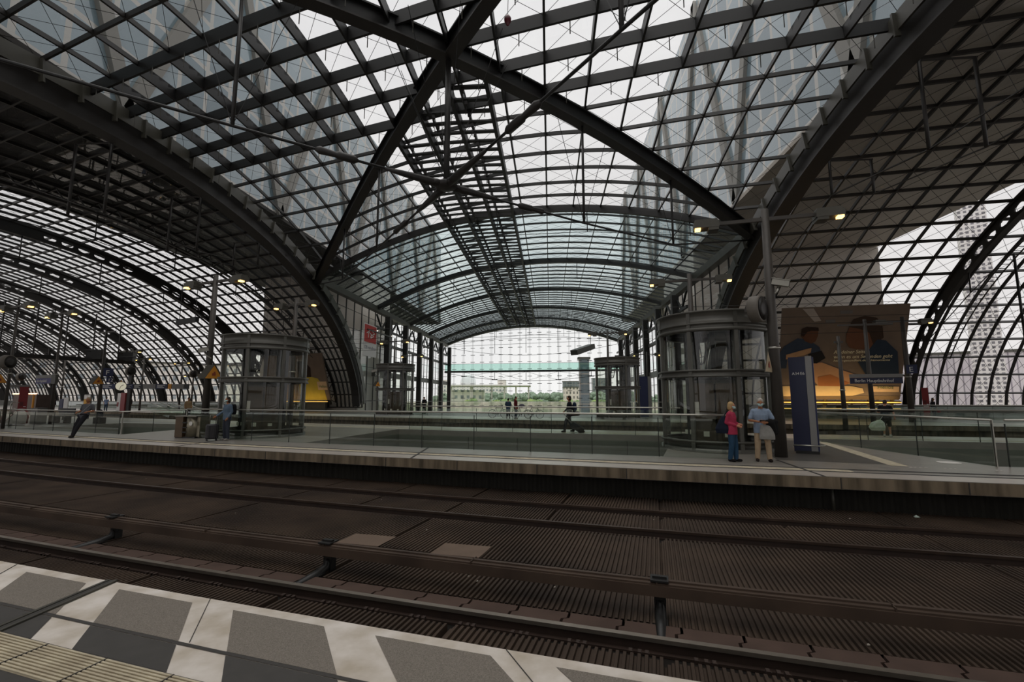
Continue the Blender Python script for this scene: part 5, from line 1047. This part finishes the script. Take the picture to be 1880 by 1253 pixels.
lw2 = lambda q: lw_(q, wo, 1.6/1.75)
bag('shoulder_bag', 'dark navy shoulder bag behind the back of the person in the pink cardigan', 'bag', lw2((-.16, .22, .82)), wo.rotation_euler[2], [('bag_body', cloth('#1b2231'), [('l', [(0, 0, .0, .09, .16), (0, 0, .12, .1, .19), (0, -.02, .34, .06, .1), (0, -.05, .46, .03, .05)])], .014), ('strap', cloth('#1b2231'), [('c', (0, -.05, .45), (-.03, -.16, .6), .014, .014)], .011)])
# traveller with suitcase at left
p = P2(414, 809); tv = person('person in a blue denim jacket facing left in front of the left lift', p, F0(414, 809, -62), 1.74, '#5d6e80', '#3b3f49', '#8f8b84', '#231a15', 'tan', 'long', False, 'bob', dict(rel=(-.2, -.05, 1.15), rwr=(-.2, -.32, .98), lel=(.22, .05, 1.14), lwr=(.2, -.08, .92)), True, False, 'jacket', .06)
lw3 = lambda q: lw_(q, tv, 1.74/1.75)
bag('backpack', 'black backpack on the person in the denim jacket', 'backpack', lw3((0, .235, 1.03)), tv.rotation_euler[2], [('pack', cloth('#17171a'), [('l', [(0, 0, 0, .13, .07), (0, 0, .1, .15, .1), (0, 0, .34, .14, .08), (0, 0, .42, .1, .05)])], .016)])
suitcase('dark upright suitcase in front of the person in the denim jacket', P2(388, 810), tv.rotation_euler[2]+1.3, '#2d2c2e', .66)
# leaning man at far left
q = gnd(157, 20.6); lm = person('person in a grey striped top and dark trousers leaning back on the left railing', (q.x, q.y, 0), F0(157, 797, -38), 1.76, '#55565a', '#1d1c20', '#141314', '#8d7b66', 'tan', 'short', False, 'thin', dict(lan=(.06, -.52, .085), ran=(-.07, -.36, .085), lkn=(.08, -.32, .48), rkn=(-.09, -.22, .49), pel=(0, .02, .93), lhip=(.09, .02, .92), rhip=(-.09, .02, .92), chest=(0, .16, 1.26), neck=(0, .2, 1.44), head=(0, .17, 1.6), lsh=(.185, .19, 1.38), rsh=(-.185, .19, 1.38), lel=(.25, .2, 1.12), rel=(-.26, .18, 1.12), lwr=(.2, -.06, 1.08), rwr=(-.2, -.08, 1.06)), False, False, 'tee_shirt', .1)
bag('strap_bag', 'pale strap bag across the leaning person at left', 'bag', lw_((0, .1, .98), lm, 1), lm.rotation_euler[2], [('strap', cloth('#8a8b8e'), [('c', (.16, -.02, .4), (-.12, -.17, .0), .016, .016)], .012), ('pouch', cloth('#3a3a40'), [('c', (-.18, -.12, -.06), (-.2, .02, -.06), .07, .07)], .014)])
q = gnd(187, 31); bag('backpack', 'black backpack on top of the dark luggage behind the leaning person', 'backpack', (q.x, q.y, .42), hd(-28), [('pack', cloth('#17171a'), [('l', [(0, 0, 0, .24, .13), (0, 0, .12, .27, .16), (0, 0, .38, .2, .13), (-.02, 0, .5, .12, .08)])], .018)]); 
o = MB().box((0, 0, .2), (.8, .34, .4)).build('luggage_box', cloth('#1d1d20')); o.location = (q.x, q.y, 0); o.rotation_euler[2] = hd(-28); tag(o, 'dark box shaped luggage under the black backpack behind the leaning person', 'luggage')
# walker with a trolley case in the middle
p = P2(1046, 794); wk = person('person walking left in a dark jacket, pulling a black trolley case', p, F0(1046, 794, -82), 1.80, '#1f2128', '#26272c', '#131213', '#2e1c15', 'light', 'long', False, 'bob', dict(lan=(.09, -.26, .085), ran=(-.09, .2, .1), lkn=(.1, -.2, .5), rkn=(-.1, .02, .48), lel=(.22, .12, 1.15), lwr=(.2, .22, .95), rel=(-.21, -.05, 1.15), rwr=(-.18, -.2, 1.0)), False, False, 'jacket', .12, slim=1.08)
bag('backpack', 'dark blue backpack on the walking person with the trolley case', 'backpack', lw_((0, .25, 1.0), wk, 1.03), wk.rotation_euler[2], [('pack', cloth('#25334a'), [('l', [(0, 0, 0, .14, .08), (0, 0, .1, .16, .12), (0, 0, .36, .15, .1), (0, 0, .45, .1, .05)])], .018)])
bag('holdall', 'dark red holdall hanging behind the walking person', 'bag', lw_((.12, .2, .78), wk, 1.03), wk.rotation_euler[2], [('bag_body', cloth('#3a2326'), [('c', (0, -.18, .1), (0, .22, .12), .12, .11)], .018)])
p = P2(1071, 795); tc_ = thing('trolley_case', 'black trolley case tilted behind the walking person', 'suitcase', p, hd(-4)); Mt = Matrix.Rotation(R(-58), 3, 'Y'); b = MB(); b.box((-.28, 0, .24), (.28, .4, .62), rot=Mt); b.build('shell', cloth('#18181b'), tc_)
for y in (-.15, .15): MB().tube([(0, y-.02, .05), (0, y+.02, .05)], .05, 10).build('wheel', blk, tc_)
MB().tube([(-.52, -.1, .42), (-.95, -.1, .86), (-.95, .1, .86), (-.52, .1, .42)], .013, 6).build('handle', chrome, tc_)
# pair by the facade
person('person in a blue jacket and dark cap, back turned, in front of the hall facade', P2(933, 769), F0(933, 769, 165), 1.66, '#37485c', '#23262b', '#1a1a1c', '#17171a', 'light', 'long', False, 'short', dict(lel=(.26, -.04, 1.15), lwr=(.12, -.2, 1.08), rel=(-.26, -.04, 1.15), rwr=(-.12, -.2, 1.08)), False, False, 'jacket', .1, slim=1.1)
person('person in a dark red jacket with head turned, in front of the hall facade', P2(947, 770), F0(947, 770, 70), 1.80, '#5e1f22', '#2c3a48', '#8b8680', '#2b1a15', 'light', 'long', False, 'short', None, False, False, 'jacket', .15, hood=True)
# right: back turned person with plastic bag
p = P2(1630, 803); rb_ = person('person with back turned in a black tee and dark shorts, head bowed, at right', p, F0(1630, 803, 172), 1.66, '#1a1a1c', '#26241f', '#b9b4ab', '#2b211a', 'light', 'short', True, 'thin', dict(head=(0, -.07, 1.57), neck=(0, -.03, 1.45), rel=(-.28, .0, 1.13), rwr=(-.3, -.1, .9), lel=(.28, -.02, 1.13), lwr=(.16, -.22, 1.08), rhand=(0, -.1, -1)), False, False, 'tee_shirt', .12, head=(0, 30), slim=1.15)
lp_ = at(1613, 803); bag('plastic_bag', 'crumpled white plastic bag with green print held by the person in black shorts', 'bag', (lp_.x, lp_.y, .28), facing(lp_), [('bag_body', mat('white plastic', '#d8d6cf', .5, 0, scale=9, col2='#a9b59c'), [('l', [(0, 0, 0, .24, .1), (-.02, 0, .14, .3, .16), (.02, 0, .34, .24, .12), (.1, 0, .46, .06, .05)])], .018), ('handle', mat('white plastic', '#b5b4a8'), [('c', (.08, 0, .42), (.2, .02, .62), .015, .012)], .012)])
p = P2(1716, 770); person('person with big dark hair and a dark top under the glass roof at right', p, F0(1716, 770, 60), 1.68, '#1d1b1e', '#4a4348', '#1a1819', '#1b1414', 'tan', 'long', False, 'long', None, False, False, 'jacket', .08); q = at(1725, 768); bag('handbag', 'small red handbag carried by the person with big dark hair at right', 'bag', (q.x, q.y, .45), 0, [('bag_body', cloth('#7a2b33'), [('l', [(0, 0, 0, .16, .07), (0, 0, .22, .13, .06)])], .018)])
# left background
person('person in a beige jacket looking down behind the litter bin at left', tuple(gnd(347, 37)), F0(347, 770, 20), 1.72, '#8d7556', '#2b2e30', '#1c1a1a', '#241a14', 'tan', 'long', False, 'short', None, False, False, 'jacket', .1, head=(0, 20))
person('person in a pale blue shirt walking on the far platform at left', tuple(gnd(196, 60)), F0(196, 752, 160), 1.74, '#6f7f9b', '#2e3b4d', '#1b1a1c', '#3a2c22', 'light', 'short', False, 'short', None, False, False, 'shirt', .05)
person('dark clothed person beside the red and white poster column at left', tuple(gnd(239, 54)), F0(238, 755, -30), 1.78, '#2b2624', '#1c1a1b', '#161516', '#1d1613', 'light', 'long', False, 'short')
person('person in a yellow top behind the slanted notice boards at far left', tuple(gnd(119, 50)), F0(119, 760, 0), 1.74, '#b08a3c', '#55524c', '#1b1a1c', '#1f1713', 'tan', 'short', False, 'short', None, False, False, 'tee_shirt')
person('dark haired person in black sitting height behind the notice boards at far left', tuple(gnd(99, 52)), F0(99, 760, 30), 1.7, '#1f1d20', '#2a2a2d', '#1b1a1c', '#15100e', 'tan', 'long', False, 'long')
person('person in dark clothes leaning at the rail beside the far left lift', tuple(gnd(779, 49)), F0(779, 757, -30), 1.78, '#1f1f20', '#202124', '#161516', '#1d1613', 'light', 'long', False, 'short', dict(lel=(.3, .0, 1.18), lwr=(.2, -.22, 1.12)))
person('person in dark clothes beside the red column at far left', tuple(gnd(84, 56)), F0(84, 757, 0), 1.66, '#242226', '#2c2b2f', '#161516', '#1d1613', 'light', 'long', False, 'short')
# bicycles
def bike(px, D, rz, label, col):
    p = gnd(px, D); root = thing('bicycle', label, 'bicycle', tuple(p), rz); m = mat('bike '+col, col, .4, .4)
    for x in (-.53, .53):
        MB().tube([(x+.34*math.cos(a), 0, .35+.34*math.sin(a)) for a in np.linspace(0, 2*math.pi, 29)], .022, 6, False).build('tyre', blk, root); sp = MB()
        for a in np.linspace(0, math.pi, 8)[:-1]: sp.tube([(x+.33*math.cos(a), 0, .35+.33*math.sin(a)), (x-.33*math.cos(a), 0, .35-.33*math.sin(a))], .004, 3)
        sp.build('spokes', steel_nb, root)
    f = MB(); A, B, C, D_, E_ = (-.53, 0, .35), (-.05, 0, .3), (-.2, 0, .85), (.38, 0, .8), (.53, 0, .35)
    for a, b in ((A, B), (A, C), (B, C), (C, D_), (B, D_), (D_, E_)): f.tube([a, b], .018, 7)
    f.tube([C, (-.23, 0, .97)], .014, 6); f.tube([D_, (.35, 0, 1.05)], .016, 6); f.build('frame', m, root)
    MB().tube([(.22, .28, 1.03), (.36, .2, 1.07), (.36, -.2, 1.07), (.22, -.28, 1.03)], .015, 6).build('handlebar', blk, root); blob([('l', [(-.24, 0, .97, .15, .08), (-.24, 0, 1.02, .13, .07)])], 'saddle', blk, root, .015, 2); MB().lathe([(.09, -.01), (.09, .01)], (0, 0, 0), 14).build('chainring', steel_nb, root).location = (-.05, .04, .3); MB().tube([(-.05, .05, .3), (-.05, .05, .14)], .012, 5).build('crank', blk, root); return root
bike(915, 39.6, hd(-15)+.1, 'bicycle standing left of the pair by the facade', '#23272c'); bike(958, 38.3, hd(-13)+.2, 'bicycle with a loaded basket right of the red jacketed person', '#1e2024'); bike(980, 38.6, hd(-12)-.1, 'rightmost bicycle by the facade', '#2a2c30')
q = gnd(958, 38.0); bag('bike_basket_load', 'pale load in the basket of the bicycle by the red jacketed person', 'bag', (q.x, q.y, .92), 0, [('bag_body', cloth('#6a6870'), [('e', (0, 0, .12), (.24, .16, .16))], .018)])

# base points: every thing's empty keeps its place, nothing is left unparented
for o in list(COL.objects):
    if o.parent is None and o.type == 'MESH' and 'kind' not in o and 'label' not in o: o['kind'] = 'structure'
